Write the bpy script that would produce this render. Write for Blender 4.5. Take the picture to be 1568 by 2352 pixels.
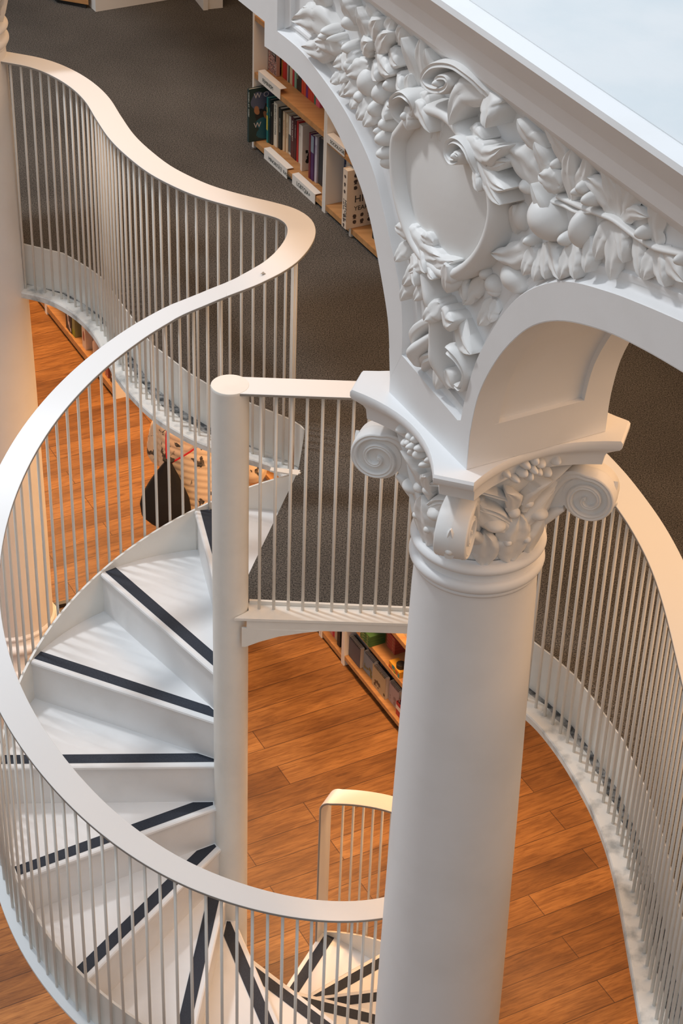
import bpy, bmesh, math, random
from mathutils import Vector, Matrix
from math import sin, cos, pi, radians, sqrt, atan2
for o in list(bpy.data.objects): bpy.data.objects.remove(o)
SC = bpy.context.scene
COL = SC.collection
H = 3.0703                       # mezzanine carpet level above the wooden ground floor
# ---------------------------------------------------------------- camera
cam = bpy.data.cameras.new('camera'); co = bpy.data.objects.new('camera', cam); COL.objects.link(co)
PT, RO = 0.6182, -0.0368
right0 = Vector((1,0,0)); up0 = Vector((0, sin(PT), cos(PT))); fw = Vector((0, cos(PT), -sin(PT)))
rx = right0*cos(RO) - up0*sin(RO); uy = right0*sin(RO) + up0*cos(RO); bk = -fw
M = Matrix(((rx.x,uy.x,bk.x,0.4349),(rx.y,uy.y,bk.y,-6.4314),(rx.z,uy.z,bk.z,5.0577+H),(0,0,0,1)))
co.matrix_world = M
cam.sensor_fit = 'VERTICAL'; cam.sensor_height = 36; cam.sensor_width = 24; cam.lens = 4637.25/2352*36
cam.clip_start = .05; cam.clip_end = 100
SC.camera = co
# ---------------------------------------------------------------- world, skylight, lamps, exposure
W = bpy.data.worlds.new('world'); SC.world = W; W.use_nodes = True
_nt = W.node_tree; _tc = _nt.nodes.new('ShaderNodeTexCoord'); _sp = _nt.nodes.new('ShaderNodeSeparateXYZ'); _cr = _nt.nodes.new('ShaderNodeValToRGB')
_nt.links.new(_tc.outputs['Generated'], _sp.inputs[0]); _nt.links.new(_sp.outputs[2], _cr.inputs[0]); _nt.links.new(_cr.outputs[0], _nt.nodes['Background'].inputs[0])
_cr.color_ramp.elements[0].position = .0; _cr.color_ramp.elements[0].color = (.33,.25,.18,1)
_cr.color_ramp.elements[1].position = .9; _cr.color_ramp.elements[1].color = (.82,.90,1,1)
_e = _cr.color_ramp.elements.new(.22); _e.color = (.58,.60,.63,1)
_nt.nodes['Background'].inputs[1].default_value = .86
SC.view_settings.view_transform = 'Standard'; SC.view_settings.look = 'None'
SC.view_settings.exposure = -0.09; SC.view_settings.gamma = 1; SC.view_settings.use_curve_mapping = False
def area(name, loc, target, sx, sy, power, color):
    l = bpy.data.lights.new(name, 'AREA'); l.shape = 'RECTANGLE'; l.size = sx; l.size_y = sy; l.energy = power; l.color = color
    o = bpy.data.objects.new(name, l); COL.objects.link(o); o.location = loc
    o.rotation_euler = (Vector(target)-Vector(loc)).to_track_quat('-Z','Y').to_euler(); return o
COLD = (.82,.92,1.0); WARM = (1.0,.60,.32); WARM2 = (1.0,.56,.25)
_p = Vector((-.75,-1.2,13.0)); _o = area('skylight', _p, _p-Vector((0,0,1)), 3.2, 7.0, 170, COLD); _o.rotation_euler = (0,0,radians(28.8))
area('skylight_pane', (-4.6,2.4,12.0), (0,0,2), 0.8, 0.8, 430, (.95,.97,1.0))
a = radians(28.8)
EV = Vector((-sin(a), cos(a), 0)); PV = Vector((cos(a), sin(a), 0)); CC = Vector((.88282,-1.10161,0))
def UV(u, v, z): return CC + EV*u + PV*v + Vector((0,0,z))
for u, v, pw in ((-2.2,1.6,36),(-.6,1.7,42),(1.9,1.4,24),(4.2,1.0,22),(6.6,1.4,18)):
    p = UV(u,v,H+2.82); area('mezzanine_lamp', p, p-Vector((0,0,1)), 1.4, 1.4, pw, WARM)
for u, v, pw in ((-1.2,1.6,12),(1.4,1.6,30),(3.2,1.5,76),(6.4,1.5,96),(8.6,1.2,80)):
    p = UV(u,v,H-.34); area('ground_floor_lamp', p, p-Vector((0,0,1)), .5, .5, pw, WARM2)
# ---------------------------------------------------------------- materials
def mat(name, color, rough=.5, metal=0, bump=None, noise=None, spec=.5):
    m = bpy.data.materials.new(name); m.use_nodes = True; nt = m.node_tree; b = nt.nodes['Principled BSDF']
    b.inputs['Base Color'].default_value = (*color,1); b.inputs['Roughness'].default_value = rough
    b.inputs['Metallic'].default_value = metal; b.inputs['Specular IOR Level'].default_value = spec
    tc = nt.nodes.new('ShaderNodeTexCoord')
    if noise:
        sc, c2, lo, hi = noise
        n = nt.nodes.new('ShaderNodeTexNoise'); n.inputs['Scale'].default_value = sc; n.inputs['Detail'].default_value = 6
        r = nt.nodes.new('ShaderNodeValToRGB'); r.color_ramp.elements[0].position = lo; r.color_ramp.elements[1].position = hi
        r.color_ramp.elements[0].color = (*color,1); r.color_ramp.elements[1].color = (*c2,1)
        nt.links.new(tc.outputs['Object'], n.inputs['Vector']); nt.links.new(n.outputs['Fac'], r.inputs[0]); nt.links.new(r.outputs[0], b.inputs['Base Color'])
    if bump:
        n = nt.nodes.new('ShaderNodeTexNoise'); n.inputs['Scale'].default_value = bump[0]; n.inputs['Detail'].default_value = 4
        bp = nt.nodes.new('ShaderNodeBump'); bp.inputs['Strength'].default_value = bump[1]; bp.inputs['Distance'].default_value = bump[2]
        nt.links.new(tc.outputs['Object'], n.inputs['Vector']); nt.links.new(n.outputs['Fac'], bp.inputs['Height']); nt.links.new(bp.outputs[0], b.inputs['Normal'])
    return m
m_steel = mat('white_painted_steel', (.80,.78,.73), .38, bump=(60,.05,.002), noise=(7,(.74,.72,.67),.45,.75))
m_rail = mat('white_rail_paint', (.765,.785,.795), .3)
m_edge = mat('dark_rail_edge', (.30,.29,.27), .5)  # darker grey for the handrail side faces and the paint chip
m_tread = mat('white_tread_paint', (.81,.82,.825), .42, noise=(5,(.73,.735,.73),.5,.8))
m_plaster = mat('white_plaster', (.80,.805,.81), .5, bump=(25,.12,.004), noise=(4,(.745,.745,.74),.5,.85))
m_relief = mat('relief_plaster', (.78,.775,.76), .5, bump=(40,.15,.003))
m_slabtop = mat('streaked_white_paint', (.72,.74,.745), .3, noise=(3,(.64,.69,.71),.45,.7), bump=(8,.3,.01))
m_strip = mat('slate_antislip', (.016,.022,.036), .75, noise=(300,(.032,.042,.06),.4,.7), bump=(500,.3,.001))
m_white = mat('white_melamine', (.78,.76,.72), .45)
m_oakshelf = mat('oak_veneer', (.50,.27,.11), .45)
m_dark = mat('black_plastic', (.02,.02,.02), .4)
m_paper = mat('paper_pages', (.72,.66,.54), .8)
m_wall = mat('painted_wall', (.75,.70,.62), .7)
m_ceiling = mat('painted_ceiling', (.8,.77,.72), .7)
# dusty ledge: grey grime stains over white paint
m_grime = mat('ledge_grime', (.34,.34,.33), .8, noise=(26,(.06,.065,.07),.40,.58))
m_ledge = mat('dusty_ledge', (.74,.74,.71), .55, noise=(14,(.36,.38,.38),.48,.70))
def wood_tex(m, base, dark, sx=1.2, sy=14, sz=14):
    nt = m.node_tree; b = nt.nodes['Principled BSDF']; tc = nt.nodes.new('ShaderNodeTexCoord')
    mp = nt.nodes.new('ShaderNodeMapping'); mp.inputs['Scale'].default_value = (sx,sy,sz)
    n = nt.nodes.new('ShaderNodeTexNoise'); n.inputs['Scale'].default_value = 2.2; n.inputs['Detail'].default_value = 7; n.inputs['Distortion'].default_value = .6
    r = nt.nodes.new('ShaderNodeValToRGB'); r.color_ramp.elements[0].position = .35; r.color_ramp.elements[1].position = .68
    r.color_ramp.elements[0].color = (*dark,1); r.color_ramp.elements[1].color = (*base,1)
    nt.links.new(tc.outputs['Object'], mp.inputs[0]); nt.links.new(mp.outputs[0], n.inputs['Vector'])
    nt.links.new(n.outputs['Fac'], r.inputs[0]); nt.links.new(r.outputs[0], b.inputs['Base Color'])
wood_tex(m_oakshelf, (.52,.28,.115), (.40,.20,.075))
def carpet():
    m = bpy.data.materials.new('grey_speckled_carpet'); m.use_nodes = True; nt = m.node_tree; b = nt.nodes['Principled BSDF']
    b.inputs['Roughness'].default_value = .95; b.inputs['Specular IOR Level'].default_value = .1
    tc = nt.nodes.new('ShaderNodeTexCoord')
    n = nt.nodes.new('ShaderNodeTexNoise'); n.inputs['Scale'].default_value = 170; n.inputs['Detail'].default_value = 3
    r = nt.nodes.new('ShaderNodeValToRGB'); r.color_ramp.elements[0].position = .35; r.color_ramp.elements[1].position = .68
    r.color_ramp.elements[0].color = (.034,.033,.032,1); r.color_ramp.elements[1].color = (.20,.182,.16,1)
    n2 = nt.nodes.new('ShaderNodeTexNoise'); n2.inputs['Scale'].default_value = 1.3
    mx = nt.nodes.new('ShaderNodeMix'); mx.data_type = 'RGBA'; mx.blend_type = 'MULTIPLY'; mx.inputs[0].default_value = .35
    r2 = nt.nodes.new('ShaderNodeValToRGB'); r2.color_ramp.elements[0].position = .3; r2.color_ramp.elements[1].position = .7
    bp = nt.nodes.new('ShaderNodeBump'); bp.inputs['Strength'].default_value = .5; bp.inputs['Distance'].default_value = .004
    L = nt.links.new
    L(tc.outputs['Object'], n.inputs['Vector']); L(n.outputs['Fac'], r.inputs[0]); L(tc.outputs['Object'], n2.inputs['Vector']); L(n2.outputs['Fac'], r2.inputs[0])
    L(r.outputs[0], mx.inputs[6]); L(r2.outputs[0], mx.inputs[7]); L(mx.outputs[2], b.inputs['Base Color']); L(n.outputs['Fac'], bp.inputs['Height']); L(bp.outputs[0], b.inputs['Normal'])
    return m
m_carpet = carpet()
def planks():
    m = bpy.data.materials.new('oak_plank_floor'); m.use_nodes = True; nt = m.node_tree; b = nt.nodes['Principled BSDF']; L = nt.links.new
    tc = nt.nodes.new('ShaderNodeTexCoord'); mp = nt.nodes.new('ShaderNodeMapping'); mp.inputs['Rotation'].default_value = (0,0,-a)
    L(tc.outputs['Object'], mp.inputs[0])
    br = nt.nodes.new('ShaderNodeTexBrick'); br.offset = .37; br.inputs['Scale'].default_value = 1
    br.inputs['Brick Width'].default_value = 1.25; br.inputs['Row Height'].default_value = .170; br.inputs['Mortar Size'].default_value = .0026
    br.inputs['Mortar Smooth'].default_value = .3; br.inputs['Bias'].default_value = 0
    br.inputs['Color1'].default_value = (.25,.108,.030,1); br.inputs['Color2'].default_value = (.43,.205,.062,1); br.inputs['Mortar'].default_value = (.09,.032,.010,1)
    L(mp.outputs[0], br.inputs['Vector'])
    gm = nt.nodes.new('ShaderNodeMapping'); gm.inputs['Scale'].default_value = (1.6,13,1); L(mp.outputs[0], gm.inputs[0])
    g = nt.nodes.new('ShaderNodeTexNoise'); g.inputs['Scale'].default_value = 2.0; g.inputs['Detail'].default_value = 9; g.inputs['Roughness'].default_value = .65; g.inputs['Distortion'].default_value = 1.4
    L(gm.outputs[0], g.inputs['Vector'])
    gr = nt.nodes.new('ShaderNodeValToRGB'); gr.color_ramp.elements[0].position = .32; gr.color_ramp.elements[1].position = .60
    gr.color_ramp.elements[0].color = (.46,.36,.28,1); gr.color_ramp.elements[1].color = (1,1,1,1); L(g.outputs['Fac'], gr.inputs[0])
    m1 = nt.nodes.new('ShaderNodeMix'); m1.data_type = 'RGBA'; m1.blend_type = 'MULTIPLY'; m1.inputs[0].default_value = .8
    L(br.outputs['Color'], m1.inputs[6]); L(gr.outputs[0], m1.inputs[7])
    k = nt.nodes.new('ShaderNodeMapping'); k.inputs['Scale'].default_value = (1.1,2.6,1); L(mp.outputs[0], k.inputs[0])
    kn = nt.nodes.new('ShaderNodeTexNoise'); kn.inputs['Scale'].default_value = 1.5; kn.inputs['Detail'].default_value = 3; L(k.outputs[0], kn.inputs['Vector'])
    kr = nt.nodes.new('ShaderNodeValToRGB'); kr.color_ramp.elements[0].position = .3; kr.color_ramp.elements[1].position = .62
    kr.color_ramp.elements[0].color = (.48,.40,.34,1); kr.color_ramp.elements[1].color = (1,1,1,1); L(kn.outputs['Fac'], kr.inputs[0])
    m2 = nt.nodes.new('ShaderNodeMix'); m2.data_type = 'RGBA'; m2.blend_type = 'MULTIPLY'; m2.inputs[0].default_value = .85
    L(m1.outputs[2], m2.inputs[6]); L(kr.outputs[0], m2.inputs[7])
    fm_ = nt.nodes.new('ShaderNodeMapping'); fm_.inputs['Scale'].default_value = (5,75,1); L(mp.outputs[0], fm_.inputs[0])
    fn_ = nt.nodes.new('ShaderNodeTexNoise'); fn_.inputs['Scale'].default_value = 1.6; fn_.inputs['Detail'].default_value = 6; fn_.inputs['Distortion'].default_value = .8; L(fm_.outputs[0], fn_.inputs['Vector'])
    fr_ = nt.nodes.new('ShaderNodeValToRGB'); fr_.color_ramp.elements[0].position = .34; fr_.color_ramp.elements[1].position = .52
    fr_.color_ramp.elements[0].color = (.60,.52,.46,1); fr_.color_ramp.elements[1].color = (1,1,1,1); L(fn_.outputs['Fac'], fr_.inputs[0])
    m2b = nt.nodes.new('ShaderNodeMix'); m2b.data_type = 'RGBA'; m2b.blend_type = 'MULTIPLY'; m2b.inputs[0].default_value = .75
    L(m2.outputs[2], m2b.inputs[6]); L(fr_.outputs[0], m2b.inputs[7]); m2 = m2b
    v = nt.nodes.new('ShaderNodeTexVoronoi'); v.inputs['Scale'].default_value = 2.6; vm = nt.nodes.new('ShaderNodeMapping'); vm.inputs['Scale'].default_value = (.55,1.5,1)
    L(mp.outputs[0], vm.inputs[0]); L(vm.outputs[0], v.inputs['Vector'])
    vr = nt.nodes.new('ShaderNodeValToRGB'); vr.color_ramp.elements[0].position = .02; vr.color_ramp.elements[1].position = .075
    vr.color_ramp.elements[0].color = (.35,.25,.2,1); vr.color_ramp.elements[1].color = (1,1,1,1); L(v.outputs['Distance'], vr.inputs[0])
    m3 = nt.nodes.new('ShaderNodeMix'); m3.data_type = 'RGBA'; m3.blend_type = 'MULTIPLY'; m3.inputs[0].default_value = .8
    L(m2.outputs[2], m3.inputs[6]); L(vr.outputs[0], m3.inputs[7]); L(m3.outputs[2], b.inputs['Base Color'])
    b.inputs['Roughness'].default_value = .5
    bp = nt.nodes.new('ShaderNodeBump'); bp.inputs['Strength'].default_value = .25; bp.inputs['Distance'].default_value = .003
    L(br.outputs['Fac'], bp.inputs['Height']); bp.invert = True; L(bp.outputs[0], b.inputs['Normal'])
    return m
m_planks = planks()
_cm = {}
def cm(c, rough=.55):
    k = (tuple(c), rough)
    if k not in _cm: _cm[k] = mat('coloured_print', c, rough)
    return _cm[k]
# ---------------------------------------------------------------- mesh helpers
def link(name, bm, m, parent=None, smooth=False, angle=None):
    bmesh.ops.recalc_face_normals(bm, faces=bm.faces)
    me = bpy.data.meshes.new(name); bm.to_mesh(me); bm.free()
    for mm in (m if isinstance(m, (list,tuple)) else [m]): me.materials.append(mm)
    if smooth:
        for p in me.polygons: p.use_smooth = True
        if angle: me.set_sharp_from_angle(angle=radians(angle))
    o = bpy.data.objects.new(name, me); COL.objects.link(o)
    if parent: o.parent = parent; o.matrix_parent_inverse = Matrix.Identity(4); o.location = -world_loc(parent)
    return o
def world_loc(o):
    l = Vector((0,0,0))
    while o: l += o.location; o = o.parent
    return l
def tag(o, label=None, cat=None, group=None, kind=None):
    if label: o['label'] = label
    if cat: o['category'] = cat
    if group: o['group'] = group
    if kind: o['kind'] = kind
    return o
def thing(name, loc, label, cat, group=None):
    o = bpy.data.objects.new(name, None); COL.objects.link(o); o.location = loc; o.empty_display_size = .1
    return tag(o, label, cat, group)
def B(): return bmesh.new()
def face(bm, vs, mi=0):
    try: f = bm.faces.new(vs); f.material_index = mi; return f
    except ValueError: return None
def prism(bm, pts, z0, z1, mi=0, mtop=None):
    lo = [bm.verts.new((p[0],p[1],z0)) for p in pts]; hi = [bm.verts.new((p[0],p[1],z1)) for p in pts]; n = len(pts)
    face(bm, lo[::-1], mi); face(bm, hi, mi if mtop is None else mtop)
    for i in range(n): face(bm, [lo[i],lo[(i+1)%n],hi[(i+1)%n],hi[i]], mi)
def prism_f(bm, fn, pts, c0, c1, mi=0):
    """prism from 2-D points mapped by fn(a,b,c)"""
    lo = [bm.verts.new(fn(p[0],p[1],c0)) for p in pts]; hi = [bm.verts.new(fn(p[0],p[1],c1)) for p in pts]; n = len(pts)
    face(bm, lo[::-1], mi); face(bm, hi, mi)
    for i in range(n): face(bm, [lo[i],lo[(i+1)%n],hi[(i+1)%n],hi[i]], mi)
def box_uv(bm, u0, u1, v0, v1, z0, z1, mi=0, bev=0):
    vs = [bm.verts.new(UV(u,v,z)) for z in (z0,z1) for u,v in ((u0,v0),(u1,v0),(u1,v1),(u0,v1))]
    fs = [face(bm,[vs[i] for i in q],mi) for q in ((3,2,1,0),(4,5,6,7),(0,1,5,4),(1,2,6,5),(2,3,7,6),(3,0,4,7))]
    if bev: bmesh.ops.bevel(bm, geom=list({e for f in fs for e in f.edges}), offset=bev, segments=2, affect='EDGES')
def lathe(bm, c, prof, n=64, cap=True):
    rings = []
    for r, z in prof: rings.append([bm.verts.new((c[0]+r*cos(2*pi*i/n), c[1]+r*sin(2*pi*i/n), z)) for i in range(n)])
    for a_, b_ in zip(rings, rings[1:]):
        for i in range(n): face(bm, [a_[i],a_[(i+1)%n],b_[(i+1)%n],b_[i]])
    if cap: face(bm, rings[0][::-1]); face(bm, rings[-1])
def tube(bm, pts, r, n=8, closed=False, cap=True):
    pts = [Vector(p) for p in pts]; rings = []; N = len(pts)
    for i, p in enumerate(pts):
        t = (pts[(i+1)%N]-pts[i-1]) if closed else (pts[min(i+1,N-1)]-pts[max(i-1,0)])
        t.normalize(); s = t.cross(Vector((0,0,1)))
        if s.length < .02: s = Vector((1,0,0))
        s.normalize(); q = s.cross(t); rr = r[i] if isinstance(r,(list,tuple)) else r
        rings.append([bm.verts.new(p+s*rr*cos(2*pi*k/n)+q*rr*sin(2*pi*k/n)) for k in range(n)])
    for i in range(N if closed else N-1):
        A, Bq = rings[i], rings[(i+1)%N]
        for k in range(n): face(bm, [A[k],A[(k+1)%n],Bq[(k+1)%n],Bq[k]])
    if cap and not closed: face(bm, rings[0][::-1]); face(bm, rings[-1])
def sweep(bm, pts, sides, w, t):
    """flat bar: centre line pts (top surface), side unit vectors, width and thickness"""
    rings = []; N = len(pts)
    for i in range(N):
        p = Vector(pts[i]); s = Vector(sides[i]).normalized(); tg = (Vector(pts[min(i+1,N-1)])-Vector(pts[max(i-1,0)])).normalized()
        nn = s.cross(tg).normalized()
        if i == 0 and nn.z < 0: nn = -nn
        if i and nn.dot(prev) < 0: nn = -nn
        prev = nn; b = .0015
        rings.append([bm.verts.new(p+s*x+nn*y) for x,y in ((-w/2+b,0),(w/2-b,0),(w/2,-b),(w/2,-t),(-w/2,-t),(-w/2,-b))])
    for A, C_ in zip(rings, rings[1:]):
        for k in range(6): face(bm, [A[k],A[(k+1)%6],C_[(k+1)%6],C_[k]], 1 if k in (2,4) else 0)
    face(bm, rings[0][::-1]); face(bm, rings[-1])
def catmull(P, n=6):
    P = [Vector(p) for p in P]; out = []
    for i in range(len(P)-1):
        p0 = P[max(i-1,0)]; p1 = P[i]; p2 = P[i+1]; p3 = P[min(i+2,len(P)-1)]
        for k in range(n):
            t = k/n; out.append(.5*((2*p1)+(-p0+p2)*t+(2*p0-5*p1+4*p2-p3)*t*t+(-p0+3*p1-3*p2+p3)*t**3))
    out.append(P[-1]); return out
def resample(P, d):
    P = [Vector(p) for p in P]; L = [0]
    for x, y in zip(P, P[1:]): L.append(L[-1]+(y-x).length)
    n = max(1, round(L[-1]/d)); out = []; j = 0
    for i in range(n+1):
        t = L[-1]*i/n
        while j < len(L)-2 and L[j+1] < t: j += 1
        f = (t-L[j])/max(1e-9, L[j+1]-L[j]); out.append(P[j].lerp(P[j+1], min(1,max(0,f))))
    return out
def text(name, s, size, loc, xdir, ydir, m, parent, depth=.0006, align='LEFT'):
    cu = bpy.data.curves.new(name, 'FONT'); cu.body = s; cu.size = size; cu.extrude = depth; cu.align_x = align; cu.resolution_u = 3
    t = bpy.data.objects.new(name, cu); COL.objects.link(t)
    x = Vector(xdir).normalized(); y = Vector(ydir).normalized(); z = x.cross(y)
    dg = bpy.context.evaluated_depsgraph_get(); me = bpy.data.meshes.new_from_object(t.evaluated_get(dg)); bpy.data.objects.remove(t)
    loc = Vector(loc)
    me.transform(Matrix(((x.x,y.x,z.x,loc.x),(x.y,y.y,z.y,loc.y),(x.z,y.z,z.z,loc.z),(0,0,0,1))))
    me.materials.clear(); me.materials.append(m)
    o = bpy.data.objects.new(name, me); COL.objects.link(o)
    if parent: o.parent = parent; o.location = -world_loc(parent)
    return o
# ================================================================ SETTING
bm = B(); prism(bm, [(-9,-9),(9,-9),(9,13),(-9,13)], -.1, 0); tag(link('floor', bm, m_planks), kind='structure')
# mezzanine rail centre lines in plan
LC = [(-1.62,3.06),(-1.46,3.03),(-1.305,2.985),(-1.145,2.925),(-1.013,2.825),(-.894,2.684),(-.80,2.52),(-.722,2.32),(-.641,2.125),(-.548,1.96),(-.428,1.79),(-.29,1.655),(-.178,1.575),(-.04,1.505),(.07,1.457),(.15,1.412),(.2,1.35),(.220,1.2745),(.2157,1.1927),(.1832,1.0924),(.1355,1.0212),(.0708,.9765),(-.005,.9479),(-.0775,.9405)]
RC = [(.0,0),(.3,0),(.6,0),(.8,-.005),(.95,-.035),(1.08,-.10),(1.19,-.2),(1.29,-.33),(1.37,-.49),(1.435,-.665),(1.487,-.84),(1.527,-1.04),(1.549,-1.27),(1.562,-1.6),(1.575,-2.0),(1.59,-2.6),(1.6,-3.2)]
Lcar = [(-1.56,3.12),(-1.274,3.007),(-1.069,2.926),(-.984,2.847),(-.913,2.773),(-.834,2.676),(-.8,2.61),(-.514,2.031),(-.419,1.915),(-.314,1.782),(-.213,1.683),(-.008,1.535),(.18,1.413),(.232,1.361),(.253,1.326)]
Rcar = [(.72,.016),(.9,.01),(1.02,-.01),(1.205,-.139),(1.292,-.246),(1.369,-.358),(1.439,-.51),(1.526,-.73),(1.581,-.975),(1.622,-1.244),(1.643,-1.621),(1.665,-2.2),(1.68,-3.4)]
poly = [(-6.3,12.5),(-4.6,8.5),(-1.75,3.3)] + Lcar + [(.25,1.24),(.238,1.02),(.233,.97),(.06,.208),(.045,.024)] + Rcar + [(7,-3.4),(7,12.5)]
bm = B(); prism(bm, poly, H-.05, H, 0, 1)
tag(link('floor_mezzanine', bm, [m_steel, m_carpet]), kind='structure')
cpoly = [(-6.3,12.5),(-4.6,8.5),(-1.75,3.45),(-1.2,3.08),(-.95,2.9),(-.75,2.6),(-.45,2.1),(-.15,1.75),(.3,1.6),(.62,1.2),(.55,.6),(.9,.5),(1.35,.1),(1.62,-.5),(1.75,-1.2),(1.8,-3.4),(7,-3.4),(7,12.5)]
bm = B(); prism(bm, cpoly, H-.29, H-.252); tag(link('ceiling', bm, m_ceiling), kind='structure')
def ledge(line, zt, wout, win, thick, name):
    P = resample(catmull([(x,y,0) for x,y in line], 6), .04); bm = B(); rings = []
    for i, p in enumerate(P):
        t = (P[min(i+1,len(P)-1)]-P[max(i-1,0)]).normalized(); n = Vector((t.y,-t.x,0))
        rings.append([bm.verts.new(p+n*x+Vector((0,0,z))) for x,z in ((wout-.004,zt),(wout,zt-.006),(wout,zt-thick),(-win,zt-thick),(-win,zt),(-.022+.006*sin(i*1.7)+.004*sin(i*.61),zt))])
    for A, C_ in zip(rings, rings[1:]):
        for k in range(6): face(bm, [A[k],A[(k+1)%6],C_[(k+1)%6],C_[k]], 1 if k == 4 else 0)
    face(bm, rings[0]); face(bm, rings[-1][::-1])
    return bm
# the line runs so that its right-hand side is the open stairwell
def fascia(pts, nm):
    bm = B(); n_ = len(pts); rows = []
    for i, q in enumerate(pts):
        t = Vector((pts[min(i+1,n_-1)][0]-pts[max(i-1,0)][0], pts[min(i+1,n_-1)][1]-pts[max(i-1,0)][1],0)).normalized(); m_ = Vector((t.y,-t.x,0)); p = Vector((*q,0))
        rows.append([bm.verts.new(p+m_*x+Vector((0,0,z))) for x,z in ((0,H-.262),(.003,H-.262),(.003,H-.004),(0,H-.004))])
    for A, C_ in zip(rows, rows[1:]):
        for k in range(4): face(bm, [A[k],A[(k+1)%4],C_[(k+1)%4],C_[k]])
    face(bm, rows[0]); face(bm, rows[-1][::-1])
    tag(link(nm, bm, m_steel), kind='structure')
fascia(Lcar, 'trim_4'); fascia(Rcar[2:], 'trim_5')
bm = ledge(LC[:18], H-.24, .065, .075, .034, 'l'); tag(link('trim_1', bm, [m_ledge, m_grime]), kind='structure')
bm = ledge(RC[4:], H-.24, .07, .085, .034, 'r'); tag(link('trim_2', bm, [m_ledge, m_grime]), kind='structure')
# straight landing edge beside the newel pole
bm = B(); prism(bm, [(.02,-.083),(.075,-.03),(.07,.02),(.95,.005),(.95,-.075)], H-.012, H+.0, 0)
prism(bm, [(.07,-.078),(.07,.015),(.95,.0),(.95,-.07)], H-.055, H-.0125, 0)
prism(bm, [(.075,.014),(.075,.026),(.95,.012),(.95,.0)], H, H+.016, 0)
lo = [(.05,H-.055),(.36,H-.055),(.30,H-.066),(.20,H-.09),(.12,H-.122),(.066,H-.15),(.05,H-.15)]
prism_f(bm, lambda x,z,y: Vector((x,y,z)), lo, -.078, -.066, 0)
tag(link('trim_3', bm, m_steel), kind='structure')
# walls
for nm, (u0,u1,v0,v1) in {'wall_back':(-8,11,3.2,3.4),'wall_far':(11,11.2,-6,3.4)}.items():
    bm = B(); box_uv(bm, u0,u1,v0,v1,0,H+3.1); tag(link(nm, bm, m_wall), kind='structure')
bm = B(); box_uv(bm, -7,11,.248,3.2,H+2.93,H+3.10); tag(link('floor_upper', bm, m_ceiling), kind='structure')
# ================================================================ SPIRAL STAIRCASE
TH1, DD, RIS, RN, OO = 102.707, 26.853, .2193, .9846, -.0111
def line(t): return H-(t-(TH1-DD))/DD*RIS
def PO(t, R, z): t = radians(t); return Vector((R*cos(t), R*sin(t), z))
stair = thing('spiral_staircase', (0,0,0), 'white steel spiral staircase with dark anti-slip strips winding down to the wooden floor', 'staircase')
bm = B(); lathe(bm, (0,0), [(.0725,0),(.0725,H+1.038),(.0725,H+1.049),(.071,H+1.051)], 48)
pole = link('newel_pole', bm, m_steel, stair, True, 40)
def tframe(k):
    t = radians(TH1+(k-1)*DD) - math.asin(OO/RN); return Vector((cos(t),sin(t),0)), Vector((-sin(t),cos(t),0))
def on(k, along, off): d, n = tframe(k); q = d*along+n*(OO+off); return q
for k in range(1,14):
    z = H-k*RIS; bm = B()
    d1, n1 = tframe(k)
    outer = [PO(t, RN, 0) for t in [TH1+(k-1)*DD-DD*i/8 for i in range(9)]]
    pts = [on(k,.05,0), on(k,RN,0)] + outer[1:] + [on(k-1,RN,-.01), on(k-1,.05,-.01)]
    prism(bm, pts, z-.028, z)
    # rounded nosing lip
    tube(bm, [on(k,.06,-.002)+Vector((0,0,z-.012)), on(k,RN-.002,-.002)+Vector((0,0,z-.012))], .0125, 10)
    # riser under the nosing down to the next tread
    zb = max(z-RIS, 0)
    prism(bm, [on(k,.05,-.012), on(k,RN,-.012), on(k,RN,-.002), on(k,.05,-.002)], zb, z-.02)
    tr = link('tread', bm, m_tread, stair, True, 30)
    # strip, clipped where the next riser meets the tread
    st = [on(k,.0735,-.016), on(k,RN-.004,-.016), on(k,RN-.006,-.070), on(k,.05,-.070)]
    dp, np_ = tframe(k-1); out = []
    def inside(p): return p.dot(np_) - (OO+.004)
    for i in range(len(st)):
        p, q = st[i], st[(i+1)%len(st)]; a1, a2 = inside(p), inside(q)
        if a1 >= 0: out.append(p)
        if (a1 >= 0) != (a2 >= 0): out.append(p.lerp(q, a1/(a1-a2)))
    bm = B(); prism(bm, out, z+.0002, z+.0022)
    link('anti_slip_strip', bm, m_strip, tr)
# outer stringer
bm = B(); rings = []
T0, T1 = TH1-DD-.3, TH1+12*DD+.8
N = 200
for i in range(N+1):
    t = T0+(T1-T0)*i/N; zt = line(t)+.006; zb = max(line(t)-.235, .0)
    rings.append([bm.verts.new(PO(t,R,z)) for R,z in ((RN,zt),(RN+.011,zt),(RN+.011,zb),(RN,zb))])
for A, C_ in zip(rings, rings[1:]):
    for q in range(4): face(bm, [A[q],A[(q+1)%4],C_[(q+1)%4],C_[q]])
face(bm, rings[0]); face(bm, rings[-1][::-1])
link('stringer', bm, m_steel, stair, True, 40)
bm = B(); rings = []
for i in range(N+1):
    t = T0+2+(T1-T0-6)*i/N; z = max(line(t)-.222, .006)
    rings.append([bm.verts.new(PO(t,R,zz)) for R,zz in ((RN+.011,z),(RN+.066,z),(RN+.066,z-.010),(RN+.011,z-.010))])
for A, C_ in zip(rings, rings[1:]):
    for q in range(4): face(bm, [A[q],A[(q+1)%4],C_[(q+1)%4],C_[q]])
face(bm, rings[0]); face(bm, rings[-1][::-1])
link('outer_flange', bm, m_rail, stair, True, 40)
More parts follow.
